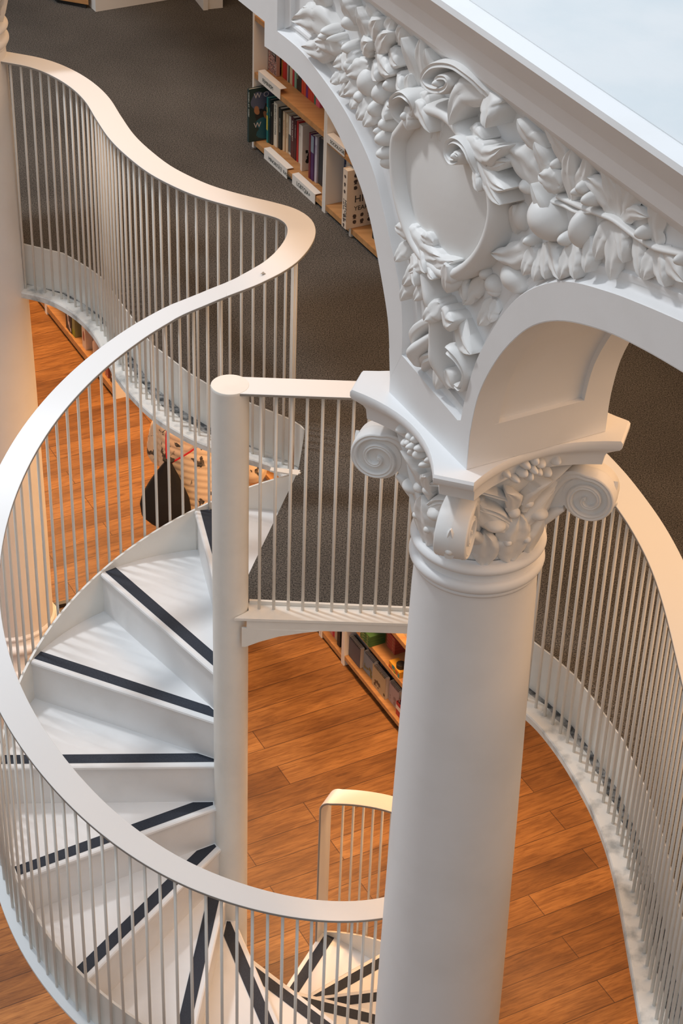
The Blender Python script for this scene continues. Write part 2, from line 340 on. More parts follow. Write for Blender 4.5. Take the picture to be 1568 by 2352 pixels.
# top connection plate to the mezzanine
bm = B(); e0, e1 = PO(T0, RN, 0), on(0, .62, 0)
prism(bm, [PO(76.0,RN-.01,0), PO(83.5,RN-.005,0), PO(83.5,RN+.02,0), PO(76,RN+.03,0)], H-.004, H+.004)
link('connection_plate', bm, m_steel, stair)
# handrail
offs = [(78,1.083),(90,1.083),(101,1.087),(108,1.088),(130,1.09),(150,1.082),(165,1.065),(210,1.055),(228,1.045),(245,1.013),(261,.993),(277,.992),(295,.984),(313,.98),(425,.98)]
def roff(t):
    for (a0,b0),(a1,b1) in zip(offs, offs[1:]):
        if a0 <= t <= a1: f = (t-a0)/(a1-a0); f = f; return b0+(b1-b0)*f
    return offs[-1][1]
def RRf(t):
    K = [(90,.9459),(95,.943),(101,.951),(108,.970),(116,.975),(430,.975)]
    for (a0,b0),(a1,b1) in zip(K, K[1:]):
        if t <= a1: return b0+(b1-b0)*max(0,t-a0)/(a1-a0)
    return .975
RR = .975
TE = TH1+12*DD
pp, ss = [], []
n = 150
hz = [line(94.7+(TE-3-94.7)*i/n)+roff(94.7+(TE-3-94.7)*i/n) for i in range(n+1)]
for _ in range(12): hz = [hz[0]]+[(hz[i-1]+2*hz[i]+hz[i+1])/4 for i in range(1,n)]+[hz[n]]
for i in range(n+1):
    t = 94.7+(TE-3-94.7)*i/n; pp.append(PO(t, RRf(t), min(hz[i],H+1.05))); ss.append(PO(t,1,0))
zE = pp[-1].z
for i in range(1,len(pp)-1):
    if i < 12: t_ = pp[i+1]-pp[i-1]; ss[i] = Vector((t_.y,-t_.x,0)).normalized()*(1 if Vector((t_.y,-t_.x,0)).dot(pp[i]) > 0 else -1)
ss[0] = ss[1].copy()
for i in range(1,9):                                        # bends down into the end post
    b = pi/2*i/8; t = TE-3+3.6*sin(b); pp.append(PO(t, RR, zE-.012*sin(b)-.06*(1-cos(b)))); ss.append(PO(t,1,0))
for z in (zE-.3, zE-.7, .20): pp.append(PO(TE+.6, RR, z)); ss.append(PO(TE+.6,1,0))
bm = B(); sweep(bm, pp, ss, .120, .011)
link('handrail', bm, [m_rail, m_edge], stair, True, 35)
# small paint chip on the handrail near its turn
bm = B(); cx, cy = (.072,.966)
face(bm, [bm.verts.new((cx+x*.001,cy+y*.001,H+.9985)) for x,y in ((-11,-9),(-6,-4),(-3,6),(2,13),(6,4),(12,-3),(8,-8),(3,-7),(0,-12),(-4,-10))])
link('paint_chip', bm, m_edge, stair)
# balusters: one shared bar mesh
bm = B(); lathe(bm, (0,0), [(.0064,0),(.0064,1)], 10); bar = bpy.data.meshes.new('baluster'); bm.to_mesh(bar); bm.free(); bar.materials.append(m_steel)
for p in bar.polygons: p.use_smooth = len(p.vertices) == 4
bar_n = 0
def put_bar(x, y, z0, z1, parent):
    o = bpy.data.objects.new('baluster', bar); COL.objects.link(o); o.parent = parent
    o.location = Vector((x,y,z0))-parent.location; o.scale = (1,1,z1-z0)
nb = 97
for i in range(nb):
    t = 96.0+(TE-4.5-96.0)*i/(nb-1); f = (t-94.7)/(TE-3-94.7)*n; j = int(f); zt = hz[j]+(hz[min(j+1,n)]-hz[j])*(f-j)
    rb_ = min(1.008, RRf(t)+.033); put_bar(rb_*cos(radians(t)), rb_*sin(radians(t)), max(line(t)-.224,.004), min(zt,H+1.05)-.010, stair)
# ================================================================ BALUSTRADES OF THE MEZZANINE
def balustrade(linepts, th, z_of, start, end, shift, spacing, drop=0.0):
    P = catmull([(x,y,0) for x,y in linepts], 8); P = resample(P, .025)
    S = []
    for i in range(len(P)):
        t = (P[min(i+1,len(P)-1)]-P[max(i-1,0)]).normalized(); S.append(Vector((t.y,-t.x,0)))
    L_ = len(P)-1
    def dz(i):
        if not drop: return 0
        d_ = (L_-i)*.025; K = [(0,-.120),(.074,-.085),(.154,-.055),(.234,-.030),(.314,-.015),(.42,-.005),(.5,0)]
        for (a0,b0),(a1,b1) in zip(K, K[1:]):
            if d_ <= a1: return (b0+(b1-b0)*(d_-a0)/(a1-a0))*drop/.12
        return 0
    bm = B(); sweep(bm, [p+Vector((0,0,H+1.05+dz(i))) for i, p in enumerate(P)], S, .120, .011)
    link('handrail', bm, [m_rail, m_edge], th, True, 35)
    Q = resample(P, spacing)
    for i, q in enumerate(Q):
        if i < start or i >= len(Q)-end: continue
        t = (Q[min(i+1,len(Q)-1)]-Q[max(i-1,0)]).normalized(); s = Vector((t.y,-t.x,0)); q = q+s*shift
        put_bar(q.x, q.y, z_of(q), H+1.04+(dz(round(i/(len(Q)-1)*L_)) if drop else 0), th)
b1 = thing('balustrade', (-.5,1.9,H-.24), 'white balustrade with wavy flat handrail along the left carpeted gallery edge', 'balustrade')
balustrade(LC, b1, lambda q: H-.24, 5, 7, .018, .0585, H+1.05-hz[0])
b2 = thing('balustrade', (1.2,-.3,H-.24), 'white balustrade running from the newel pole behind the big column and down the right edge', 'balustrade')
balustrade(RC, b2, lambda q: H if q.x < .93 and q.y > -.06 else H-.24, 2, 2, .014, .0585)
# ================================================================ COLUMNS
def column(c, label, detail=True):
    th = thing('column', (c[0],c[1],0), label, 'column', None)
    bm = B(); zn = H+1.136
    prof = [(.250,.52),(.248,1.2),(.240,2.2),(.224,3.2),(.207,zn-.14),(.2035,zn-.06),(.203,zn-.035),(.206,zn-.028)]
    lathe(bm, c, prof, 96); link('shaft', bm, m_plaster, th, True, 35)
    bm = B()
    def torus(r, z, h, w): return [(r+w*cos(b), z+h*sin(b)) for b in [-pi/2+pi*i/10 for i in range(11)]]
    pr = [(.19,zn-.045)]+torus(.205,zn-.022,.020,.010)[:]+torus(.203,zn+.016,.016,.016)+[(.203,zn+.045)]+torus(.197,zn+.068,.017,.027)+[(.19,zn+.1)]
    pr = [(.19,zn-.05),(.206,zn-.042),(.210,zn-.034),(.2085,zn-.028)]+torus(.2035,zn-.002,.022,.020)+[(.202,zn+.024),(.200,zn+.045)]+torus(.197,zn+.068,.02,.026)+[(.19,zn+.095)]
    lathe(bm, c, pr, 96, False); link('neck_ring', bm, m_plaster, th, True, 50)
    bm = B()
    pr = [(.25,.60)]+[(.252,.60)]+[(.258+.006*cos(b),.58+.012*sin(b)) for b in [pi/2-pi*i/6 for i in range(7)]]+[(.26,.55)]+[(.27+.028*cos(b),.51+.028*sin(b)) for b in [pi/2-pi*i/8 for i in range(9)]]+[(.276,.475),(.272,.44),(.276,.40),(.290,.385)]+[(.292+.035*cos(b),.345+.035*sin(b)) for b in [pi/2-pi*i/8 for i in range(9)]]+[(.30,.305)]
    lathe(bm, c, pr, 96, False)
    link('base_moulding', bm, m_plaster, th, True, 50)
    bm = B(); s = .345
    q = [Vector((c[0],c[1],0))+EV*x+PV*y for x,y in ((-s,-s),(s,-s),(s,s),(-s,s))]; prism(bm, [(p.x,p.y) for p in q], 0, .305)
    bmesh.ops.bevel(bm, geom=bm.edges[:], offset=.008, segments=2, affect='EDGES')
    link('plinth', bm, m_plaster, th)
    return th
col1 = column((CC.x,CC.y), 'large white column with an ornate scrolled capital in the right foreground')
col2 = column((-1.5148,3.0042), 'white column cut off by the left edge behind the spiral staircase')
# ---- relief primitives, all in a mapping fn(a, b, h): surface coordinates + height off the surface
def facade(a_, b_, h): return CC + EV*a_ + PV*(-.205-h) + Vector((0,0,b_))
def leaf(bm, fn, p0, p1, w, h0=.01, h1=.03, lobes=3, curl=.0, bend=0., cup=.35, depth=.0, ns=22, nt_=6, ser=.20, rnd=None):
    p0 = Vector((*p0,0)); p1 = Vector((*p1,0)); ax = p1-p0; L = ax.length; ax.normalize(); sd = Vector((-ax.y,ax.x,0)); rows = []
    for i in range(ns+1):
        s = i/ns; env = sin(pi*min(1,(.06+.94*s))**.75)**.8 if s < 1 else 0
        env = max(env, .0) ; lob = abs(sin(lobes*pi*s))**.6
        ww = w/2*env*((1-ser)+ser*lob)+.0015; cen = p0+ax*(L*s)+sd*(bend*L*sin(pi*s)); row = []
        for j in range(-nt_, nt_+1):
            t = j/nt_; fwd = .12*L*abs(t)**1.5*lob*(1-s)
            q = cen+sd*(ww*t)+ax*fwd
            h = h0+(h1-h0)*s - curl*max(0,s-.7)**2*4
            h += w*cup*.30*(1-t*t)*(.4+.6*sin(pi*s)) - w*.085*(1-abs(t))**4 + w*.022*cos(abs(t)*pi*3+s*2)*lob - w*.10*abs(t)**3
            row.append(bm.verts.new(fn(q.x,q.y,max(h,.002))))
        e0 = cen+sd*(-ww*.86)+ax*0; e1 = cen+sd*(ww*.86)
        row.insert(0, bm.verts.new(fn(e0.x,e0.y,-.004))); row.append(bm.verts.new(fn(e1.x,e1.y,-.004)))
        rows.append(row)
    for A, C_ in zip(rows, rows[1:]):
        for k in range(len(A)-1): face(bm, [A[k],A[k+1],C_[k+1],C_[k]])
    face(bm, rows[0]); face(bm, rows[-1][::-1])
def blob(bm, fn, c, ra, rb, h, rot=0, base=0., lumps=0.):
    n, m_ = 18, 8; rings = []
    for i in range(m_):
        f = pi/2*i/(m_-.0); r = cos(f); hh = base+h*sin(f); row = []
        for k in range(n):
            g = 2*pi*k/n; rl = 1+lumps*cos(5*g)*(1-i/m_); x = ra*r*cos(g)*rl; y = rb*r*sin(g)*rl
            row.append(bm.verts.new(fn(c[0]+x*cos(rot)-y*sin(rot), c[1]+x*sin(rot)+y*cos(rot), hh)))
        rings.append(row)
    row = [bm.verts.new(fn(c[0]+ra*.8*cos(2*pi*k/n), c[1]+rb*.8*sin(2*pi*k/n), -.004)) for k in range(n)]; rings.insert(0, row)
    for A, C_ in zip(rings, rings[1:]):
        for k in range(n): face(bm, [A[k],A[(k+1)%n],C_[(k+1)%n],C_[k]])
    top = bm.verts.new(fn(c[0],c[1],base+h))
    for k in range(n): face(bm, [rings[-1][k],rings[-1][(k+1)%n],top])
def band(bm, fn, P, w, h, groove=0., base=-.004, n=6, closed=False, lift=None):
    """rounded raised band along a 2-D path; w, h may be lists (per control point)"""
    m_ = len(P); W_ = w if isinstance(w,(list,tuple)) else [w]*m_; H_ = h if isinstance(h,(list,tuple)) else [h]*m_
    ctl = [Vector((P[i][0],P[i][1],0)) for i in range(m_)]
    if closed:
        ctl = ctl[-2:]+ctl+ctl[:2]; W_ = W_[-2:]+W_+W_[:2]; H_ = H_[-2:]+H_+H_[:2]
    pts = catmull(ctl, n); ws = [v.x for v in catmull([Vector((x,y,0)) for x,y in zip(W_,H_)], n)]; hs = [v.y for v in catmull([Vector((x,y,0)) for x,y in zip(W_,H_)], n)]
    if closed: cut = n*2; pts = pts[cut:-cut]; ws = ws[cut:-cut]; hs = hs[cut:-cut]
    rows = []; NN = len(pts)
    for i, p in enumerate(pts):
        t = (pts[(i+1)%NN if closed else min(i+1,NN-1)]-pts[i-1 if closed else max(i-1,0)]).normalized(); s = Vector((-t.y,t.x,0)); row = []
        for k in range(11):
            x = -1+2*k/10; prof = sqrt(max(0,1-abs(x)**2.4)); hh = hs[i]*(prof-groove*math.exp(-(x/.28)**2))
            if k in (0,10): hh = base
            q = p+s*(x*ws[i]/2); row.append(bm.verts.new(fn(q.x,q.y,hh)))
        rows.append(row)
    rng = range(NN) if closed else range(NN-1)
    for i in rng:
        A, C_ = rows[i], rows[(i+1)%NN]
        for k in range(10): face(bm, [A[k],A[k+1],C_[k+1],C_[k]])
    if not closed: face(bm, rows[0]); face(bm, rows[-1][::-1])
# ---- capital of the near column (and a plain repeat for the far one)
def capital(th, c, dzv=0.0):
    c = Vector((c[0],c[1],0)); zn = H+1.136; z0, z1 = zn+.085, H+1.60
    bm = B(); prof = [(.185,z0),(.188,z0+.05),(.192,z0+.15),(.20,z0+.25),(.215,z0+.31),(.235,z0+.345),(.24,z0+.375),(.2,z0+.385)]
    lathe(bm, c, prof, 96); link('bell', bm, m_relief, th, True, 40)
    # abacus with concave sides and cut corners
    def outline(k, off=0):
        pts = []
        for q in range(4):
            a0 = atan2(PV.y,PV.x)+pi/4+q*pi/2             # corner direction
            d = Vector((cos(a0),sin(a0),0)); s = Vector((-sin(a0),cos(a0),0)); R_ = .435*k; hw = .062*k
            A = d*R_-s*hw; B_ = d*R_+s*hw
            a1 = a0+pi/2; d1 = Vector((cos(a1),sin(a1),0)); s1 = Vector((-sin(a1),cos(a1),0)); C1 = d1*R_-s1*hw
            pts.append(A); pts.append(B_)
            am = a0+pi/4; dm = Vector((cos(am),sin(am),0)); ctrl = dm*(.205*k)
            for i in range(1,12):
                t = i/12; pts.append(B_*(1-t)**2+ctrl*2*t*(1-t)+C1*t*t)
        return [c+p for p in pts]
    bm = B(); rings = []
    for k, z in ((.87,z1-.005),(.88,z1+.03),(.90,z1+.042),(.94,z1+.052),(.985,z1+.062),(1.0,z1+.072),(1.0,z1+.088),(.985,z1+.096)):
        rings.append([bm.verts.new((p.x,p.y,z)) for p in outline(k)])
    for A, C_ in zip(rings, rings[1:]):
        for i in range(len(A)): face(bm, [A[i],A[(i+1)%len(A)],C_[(i+1)%len(A)],C_[i]])
    face(bm, rings[0][::-1]); face(bm, rings[-1])
    link('abacus', bm, m_plaster, th, True, 35)
    base_a = atan2(PV.y,PV.x)+pi/4
    for q in range(4):
        a0 = base_a+q*pi/2; d = Vector((cos(a0),sin(a0),0)); s = Vector((-sin(a0),cos(a0),0)); zc = H+1.445+dzv; rc = .345
        bm = B()
        def vf(sgn): return lambda x, y, h: c+d*x+Vector((0,0,y))+s*sgn*(.034+h)
        # drum between the two spiral faces
        N_ = 40; a_ring = [[bm.verts.new(c+d*(rc+.082*cos(2*pi*i/N_))+Vector((0,0,zc+.082*sin(2*pi*i/N_)))+s*w_) for i in range(N_)] for w_ in (-.036,-.02,0,.02,.036)]
        for j in (1,2,3):
            for v in a_ring[j]: 
                cc = c+d*rc+Vector((0,0,zc)); v.co = cc+(v.co-cc-s*((-.036,-.02,0,.02,.036)[j]))*(.9 if j!=2 else .84)+s*((-.036,-.02,0,.02,.036)[j])
        for A, C_ in zip(a_ring, a_ring[1:]):
            for i in range(N_): face(bm, [A[i],A[(i+1)%N_],C_[(i+1)%N_],C_[i]])
        face(bm, a_ring[0][::-1]); face(bm, a_ring[-1])
        for sgn in (-1,1):
            sp = []
            for i in range(34):
                g = i/33; ang = pi*.55-g*2*pi*1.9; r = .078*(1-g)**.85+.006; sp.append((rc+r*cos(ang), zc+r*sin(ang)))
            arm = [(.20,zc-.10),(.225,zc+.0),(.26,zc+.065),(.30,zc+.086)]
            band(bm, vf(sgn), arm+sp, [.05,.045,.042,.036]+[.030-.016*i/33 for i in range(34)], [.016]*4+[.018]*34, groove=.25, base=-.036, n=3)
            band(bm, vf(sgn), [(.19,zc-.14),(.22,zc-.10),(.25,zc-.07),(.275,zc-.055)], [.03,.04,.035,.015], [.02,.03,.02,.01], base=-.03)
        # bridge of the scroll filled between the faces
        br = [(.19,zc-.12),(.205,zc-.02),(.24,zc+.055),(.29,zc+.088),(.345,zc+.086),(.345,zc-.02),(.28,zc-.03),(.25,zc-.08)]
        prism_f(bm, lambda x,y,h: c+d*x+Vector((0,0,y))+s*h, br, -.034, .034)
        link('volute', bm, m_relief, th, True, 45)
        # leaf tip and beads against the corner of the abacus
        bm = B(); m1 = lambda x, y, h: c+d*(rc+.075+h)+s*x+Vector((0,0,y))
        leaf(bm, m1, (0,zc-.05), (0,zc+.062), .05, .002, .008, 3, 0, 0, .3, nt_=4, ns=14)
        blob(bm, m1, (0,zc-.02), .014,.014,.016)
        link('corner_leaf', bm, m_relief, th, True, 50)
    # ring of leaves, fruit, ribbons round the bell
    def cyl(a_, b_, h):
        f = max(0,(b_-z0-.22)/.16); return c+Vector((cos(a_),sin(a_),0))*(.190+.035*f*f+h)+Vector((0,0,b_))
    rnd = random.Random(5)
    for q in range(4):
        am = base_a+pi/4+q*pi/2
        # eggs-and-flower of each face
        bm = B()
        cs = lambda x, y, h: cyl(am+x/.2, y, h)
        leaf(bm, cs, (0,z0+.005), (0,z0+.20), .15, .012, .045, 4, .03)
        for sg in (-1,1):
            leaf(bm, cs, (sg*.09,z0+.0), (sg*.10,z0+.15), .10, .01, .045, 3, .02, sg*.05)
            leaf(bm, cs, (sg*.03,z0+.14), (sg*.13,z0+.29), .075, .03, .06, 3, .02, -sg*.12)
            leaf(bm, cs, (sg*.02,z0+.20), (sg*.06,z0+.33), .05, .03, .07, 3, .0, sg*.1)
        link('acanthus_leaf', bm, m_relief, th, True, 60)
        bm = B()
        for sg in (-1,1):
            band(bm, cs, [(sg*.015,z0+.16),(sg*.07,z0+.225),(sg*.13,z0+.26),(sg*.20,z0+.30)], [.02,.034,.036,.03], [.03,.055,.065,.07], .25)
            band(bm, cs, [(sg*.0,z0+.24),(sg*.06,z0+.29),(sg*.12,z0+.335),(sg*.18,z0+.355)], [.015,.022,.026,.02], [.04,.06,.08,.10], .2)
        link('ribbon_band', bm, m_relief, th, True, 60)
        bm = B()
        for x, y, r, e_, hh in ((.07,.175,.030,.75,.045),(-.075,.18,.033,.7,.045),(-.02,.215,.018,1,.045),(.025,.235,.016,1,.045),(.125,.19,.014,1,.04),(-.128,.2,.014,1,.04),(-.03,.1,.012,1,.045),(.035,.09,.012,1,.045)):
            blob(bm, cs, (x,z0+y), r, r*e_, r*1.15, rnd.uniform(-.4,.4), hh*.72)
        link('fruit_cluster', bm, m_relief, th, True, 60)
        # flower on the middle of the abacus side
        bm = B(); dm = Vector((cos(am),sin(am),0)); sm = Vector((-sin(am),cos(am),0))
        fm = lambda x, y, h: c+dm*(.245+h)+sm*x+Vector((0,0,z1+.03+y))
        for k in range(6):
            g = 2*pi*k/6+.3; blob(bm, fm, (.032*cos(g),.028*sin(g)-.01), .019,.015,.038,g)
        blob(bm, fm, (0,-.01), .014,.014,.05)
        for g, L_ in ((-.09,.05),(.09,.045),(-.055,.02),(.06,.01)): blob(bm, fm, (g,L_-.055), .018,.013,.035,g*9)
        link('abacus_flower', bm, m_relief, th, True, 60)
capital(col1, (CC.x,CC.y))
capital(col2, (-1.5148,3.0042), .04)
# ================================================================ ARCADE
arc = thing('arcade', (CC.x,CC.y,H+1.697), 'white plaster arcade with carved leaf spandrels and a blank oval medallion above the column', 'arcade')
FR = -.247
Lout = [(0.1991,4.8150),(0.2141,4.9174),(0.2302,5.0021),(0.2661,5.0908),(0.3269,5.2115),(0.3821,5.3040),(0.4591,5.3862),(0.5644,5.4609),(0.6756,5.5156),(0.8209,5.5539),(0.9599,5.5679),(1.1123,5.5625)]
Linn = [(0.1351,4.9370),(0.1363,5.0058),(0.1514,5.1043),(0.1805,5.1793),(0.2327,5.2719),(0.2899,5.3615),(0.3522,5.4484),(0.4348,5.5122),(0.5575,5.5743),(0.6988,5.6168),(0.8552,5.6488),(1.0219,5.6509)]
Rout = [(-0.2798,4.8040),(-0.2840,4.9065),(-0.3105,5.0420),(-0.3697,5.1729),(-0.4501,5.2945),(-0.5525,5.4040),(-0.6891,5.4895),(-0.8713,5.5550),(-1.0381,5.5907),(-1.1949,5.6139)]
Rinn = [(-0.2255,4.9101),(-0.2414,5.0025),(-0.2785,5.1340),(-0.3441,5.2698),(-0.4290,5.4045),(-0.5351,5.5125),(-0.6794,5.6050),(-0.8597,5.6673),(-1.0142,5.7072),(-1.1669,5.7412)]
Cb = (-0.2088,4.9004)
def sm2(P, n=5): return [(v.x,v.y) for v in catmull([(p[0],p[1],0) for p in P], n)]
Lo, Li = sm2(Lout), sm2(Linn); Ro, Ri = sm2(Rout), sm2(Rinn)
uL = Lo[-1][0]; zL = Lo[-1][1]; zT = H+2.99; zB = H+1.697
uR = Ro[-1][0]; zK = zL+.085
uEnd, uEndR = 4.2, -3.6
# right arch continues past the picture to the mirrored flat soffit
Ro2 = Ro+[(uR-.15,Ro[-1][1]+.012),(uR-.16,zK),(uEndR,zK)]
outl_ = None
def inset(P, d):
    out = []
    for i, p in enumerate(P):
        q0, q1 = P[max(i-1,0)], P[min(i+1,len(P)-1)]; t = Vector((q1[0]-q0[0],q1[1]-q0[1])).normalized()
        out.append((p[0]+t.y*d, p[1]-t.x*d))
    return out
Roc = inset([(Ro[0][0],zB)]+Ro, .018)
outl = [(Lo[0][0],zB)]+Lo+[(uL,zK),(uEnd,zK),(uEnd,zT),(uEndR,zT)]+Ro2[len(Ro):][::-1]+Roc[::-1]
wall3 = lambda u, z, v: UV(u,v,z)
def inset(P, d):
    out = []
    for i, p in enumerate(P):
        q0, q1 = P[max(i-1,0)], P[min(i+1,len(P)-1)]; t = Vector((q1[0]-q0[0],q1[1]-q0[1])).normalized()
        out.append((p[0]+t.y*d, p[1]-t.x*d))
    return out
bm = B(); prism_f(bm, wall3, outl, -.205, .205)
link('spandrel_wall', bm, m_plaster, arc, True, 35)
# raised flat frame bands along both arches, with a moulded inner edge
def frame(Po, Pi, name, soff):
    bm = B(); n_ = min(len(Po),len(Pi)); rows = []
    for i in range(n_):
        o_, i_ = Vector((*Po[i],0)), Vector((*Pi[i],0)); d = (i_-o_).normalized()
        def f(p, v): return bm.verts.new(UV(p.x,v,p.y))
        L_ = (i_-o_).length
        row = [f(o_+d*.0015,-.150),f(o_+d*.0015,-.2452),f(o_+d*.003,-.247),f(i_-d*.002,-.247),f(i_+d*.001,-.243),f(i_+d*.006,-.222),f(i_+d*.014,-.213),f(i_+d*.026,-.211),f(i_+d*.036,-.216),f(i_+d*.046,-.214),f(i_+d*.054,-.203),f(o_+d*.01,-.150)]
        rows.append(row)
    for A, C_ in zip(rows, rows[1:]):
        for k in range(len(A)): face(bm, [A[k],A[(k+1)%len(A)],C_[(k+1)%len(A)],C_[k]])
    face(bm, rows[0]); face(bm, rows[-1][::-1])
    link(name, bm, m_plaster, arc, True, 40)
frame(Lo, Li, 'arch_band', 0); frame(Ro, Ri, 'arch_band', 0)
# foot of the frame: the V-shaped block face under the panel
bm = B(); foot = [(Lo[0][0],zB-.001)]+Lo[:6]+[Li[0],Cb,Ri[0]]+inset(Ro,.002)[:7][::-1]+[(Ro[0][0]+.002,zB-.001)]
prism_f(bm, wall3, foot, -.15, -.2468); 
pan = [(Li[0][0],Li[0][1]),(Cb[0],Cb[1]),(Cb[0]+.01,Cb[1]+.03),(Li[0][0]-.01,Li[0][1]+.04)]
prism_f(bm, wall3, pan, -.2, -.222)
link('impost_block', bm, m_plaster, arc, True, 30)
# keystone part of the frame beyond the left arch
bm = B(); ks = [(uL,zL),(uL,zK),(uEnd,zK),(uEnd,zK+.12),(1.0368,5.7433),(1.0219,5.6509)]
k0 = (1.0219,5.6509)
ks = [(uL,zL),(uL,zK),(uEnd,zK),(uEnd,zT),(k0[0]+.001,zT),(k0[0],k0[1])]
prism_f(bm, wall3, ks, -.15, -.247)
mo = [(k0[0],k0[1]),(k0[0],zT),(k0[0]-.045,zT),(k0[0]-.045,k0[1]+.03)]
prism_f(bm, wall3, mo, -.15, -.222)
link('keystone', bm, m_plaster, arc, True, 30)
# soffit ribs framing the sunk panel inside the right arch
bm = B(); full = [(Ro[0][0],zB)]+Ro
inn = inset(full, -.022)
def rib(v0, v1, i0=0, i1=None):
    sub = full[i0:i1]; si = inn[i0:i1]; rows = []
    for (o_, p_) in zip(sub, si): rows.append([bm.verts.new(UV(o_[0],v0,o_[1])),bm.verts.new(UV(p_[0],v0,p_[1])),bm.verts.new(UV(p_[0],v1,p_[1])),bm.verts.new(UV(o_[0],v1,o_[1]))])
    for A, C_ in zip(rows, rows[1:]):
        for k in range(4): face(bm, [A[k],A[(k+1)%4],C_[(k+1)%4],C_[k]])
    face(bm, rows[0]); face(bm, rows[-1][::-1])
link('soffit_panel', (lambda b_: b_)(bm), m_plaster, arc) if False else None
bm.free(); bm = B()
inn = inset(full, .024)
rib(-.2462,-.165); rib(.150,.247); rib(-.165,.150,0,7)
link('soffit_frame', bm, m_plaster, arc, True, 35)
# cornice: projecting fascia with a small lip, and the streaked top ledge
bm = B()
prof = [(-.20,H+2.84),(-.262,H+2.905),(-.268,H+2.915),(-.278,H+2.96),(-.295,H+3.01),(-.331,H+3.080),(-.327,H+3.096),(-.278,H+3.103),(-.270,H+3.103),(.248,H+3.103),(.248,H+2.90)]
rows = [[bm.verts.new(UV(u,v,z)) for v,z in prof] for u in (uEndR,uEnd)]
for k in range(len(prof)):
    f = face(bm, [rows[0][k],rows[0][(k+1)%len(prof)],rows[1][(k+1)%len(prof)],rows[1][k]])
face(bm, rows[0]); face(bm, rows[1][::-1])
link('cornice', bm, m_plaster, arc)
bm = B(); box_uv(bm, uEndR, uEnd, -.2699, .247, H+3.1031, H+3.106); link('top_ledge', bm, m_slabtop, arc)
# ---------------- carved relief
ORN = []
def part(name, fnc, label=None):
    bm = B(); fnc(bm); o = link(name, bm, m_relief, arc, True, 60)
    return o
part('cartouche_frame', lambda b: band(b, facade, [(0.2012,5.6423),(0.2012,5.5321),(0.1606,5.4383),(0.0796,5.3629),(-0.0264,5.3362),(-0.1370,5.3559),(-0.2402,5.4418),(-0.3088,5.5429),(-0.3340,5.6406),(-0.3099,5.7138),(-0.2514,5.7583),(-0.1661,5.7919),(-0.0456,5.8094),(0.1078,5.7552)], 0.052, 0.075, 0, closed=True))
def _plate(b):
    P = [(0.2444,5.6192),(0.2443,5.5081),(0.2033,5.4134),(0.1216,5.3373),(0.0146,5.3104),(-0.0970,5.3302),(-0.2012,5.4170),(-0.2704,5.5189),(-0.2958,5.6175),(-0.2716,5.6914),(-0.2124,5.7364),(-0.1264,5.7703),(-0.0048,5.7880),(0.1500,5.7332)]; c = Vector((sum(p[0] for p in P)/len(P), sum(p[1] for p in P)/len(P)))
    Q = [(v.x,v.y) for v in catmull([Vector((*p,0)) for p in P+[P[0]]], 4)][:-1]; prev = None
    for k, h in ((1.0,.020),(.8,.034),(.6,.042),(.4,.047),(.2,.05)):
        row = [b.verts.new(facade(c.x+(q[0]-c.x)*k, c.y+(q[1]-c.y)*k, h)) for q in Q]
        if prev:
            for i in range(len(Q)): face(b, [prev[i],prev[(i+1)%len(Q)],row[(i+1)%len(Q)],row[i]])
        prev = row
    t = b.verts.new(facade(c.x,c.y,.051))
    for i in range(len(Q)): face(b, [prev[i],prev[(i+1)%len(Q)],t])
part('cartouche_plate', _plate)
part('scroll', lambda b: (band(b, facade, [(-0.2842,5.9267),(-0.2591,5.9471),(-0.2328,5.9586),(-0.2017,5.9719),(-0.1574,5.9802),(-0.1139,5.9780),(-0.0619,5.9639),(-0.0056,5.9382),(0.0318,5.9059),(0.0435,5.8796),(0.0177,5.8668),(-0.0318,5.8765),(-0.0744,5.8987),(-0.0926,5.9236),(-0.0752,5.9317),(-0.0390,5.9174),(-0.0270,5.8975)], [0.05, 0.045, 0.04, 0.034, 0.032, 0.032, 0.032, 0.032, 0.032, 0.032, 0.032, 0.032, 0.03, 0.028, 0.026, 0.024, 0.02], [0.05, 0.06, 0.07, 0.08, 0.09, 0.09, 0.09, 0.09, 0.09, 0.09, 0.09, 0.09, 0.09, 0.09, 0.09, 0.09, 0.09], 0.12, closed=False), blob(b, facade, (-0.0362,5.9011), .02,.02,.095)))
part('scroll', lambda b: (band(b, facade, [(-0.2989,5.6955),(-0.2723,5.7222),(-0.2536,5.7421),(-0.2412,5.7661),(-0.2182,5.7829),(-0.1848,5.7902),(-0.1485,5.7811),(-0.1230,5.7573),(-0.1192,5.7297),(-0.1445,5.7173),(-0.1781,5.7321),(-0.1874,5.7516),(-0.1661,5.7527)], [0.02, 0.03, 0.032, 0.034, 0.034, 0.034, 0.034, 0.034, 0.032, 0.03, 0.026, 0.022, 0.018], [0.06, 0.08, 0.09, 0.1, 0.1, 0.1, 0.1, 0.1, 0.1, 0.1, 0.1, 0.1, 0.1], 0.2, closed=False), blob(b, facade, (-0.1651,5.7419), .022,.022,.10)))
part('scroll', lambda b: (band(b, facade, [(0.1666,5.6869),(0.1991,5.7028),(0.2096,5.7320),(0.1895,5.7668),(0.1464,5.7961),(0.1063,5.7992),(0.0919,5.7803),(0.1062,5.7481),(0.1351,5.7321)], [0.03, 0.032, 0.03, 0.03, 0.034, 0.034, 0.03, 0.026, 0.02], [0.06, 0.08, 0.09, 0.1, 0.1, 0.1, 0.09, 0.08, 0.08], 0.2, closed=False), blob(b, facade, (0.1351,5.7321), .022,.026,.09)))
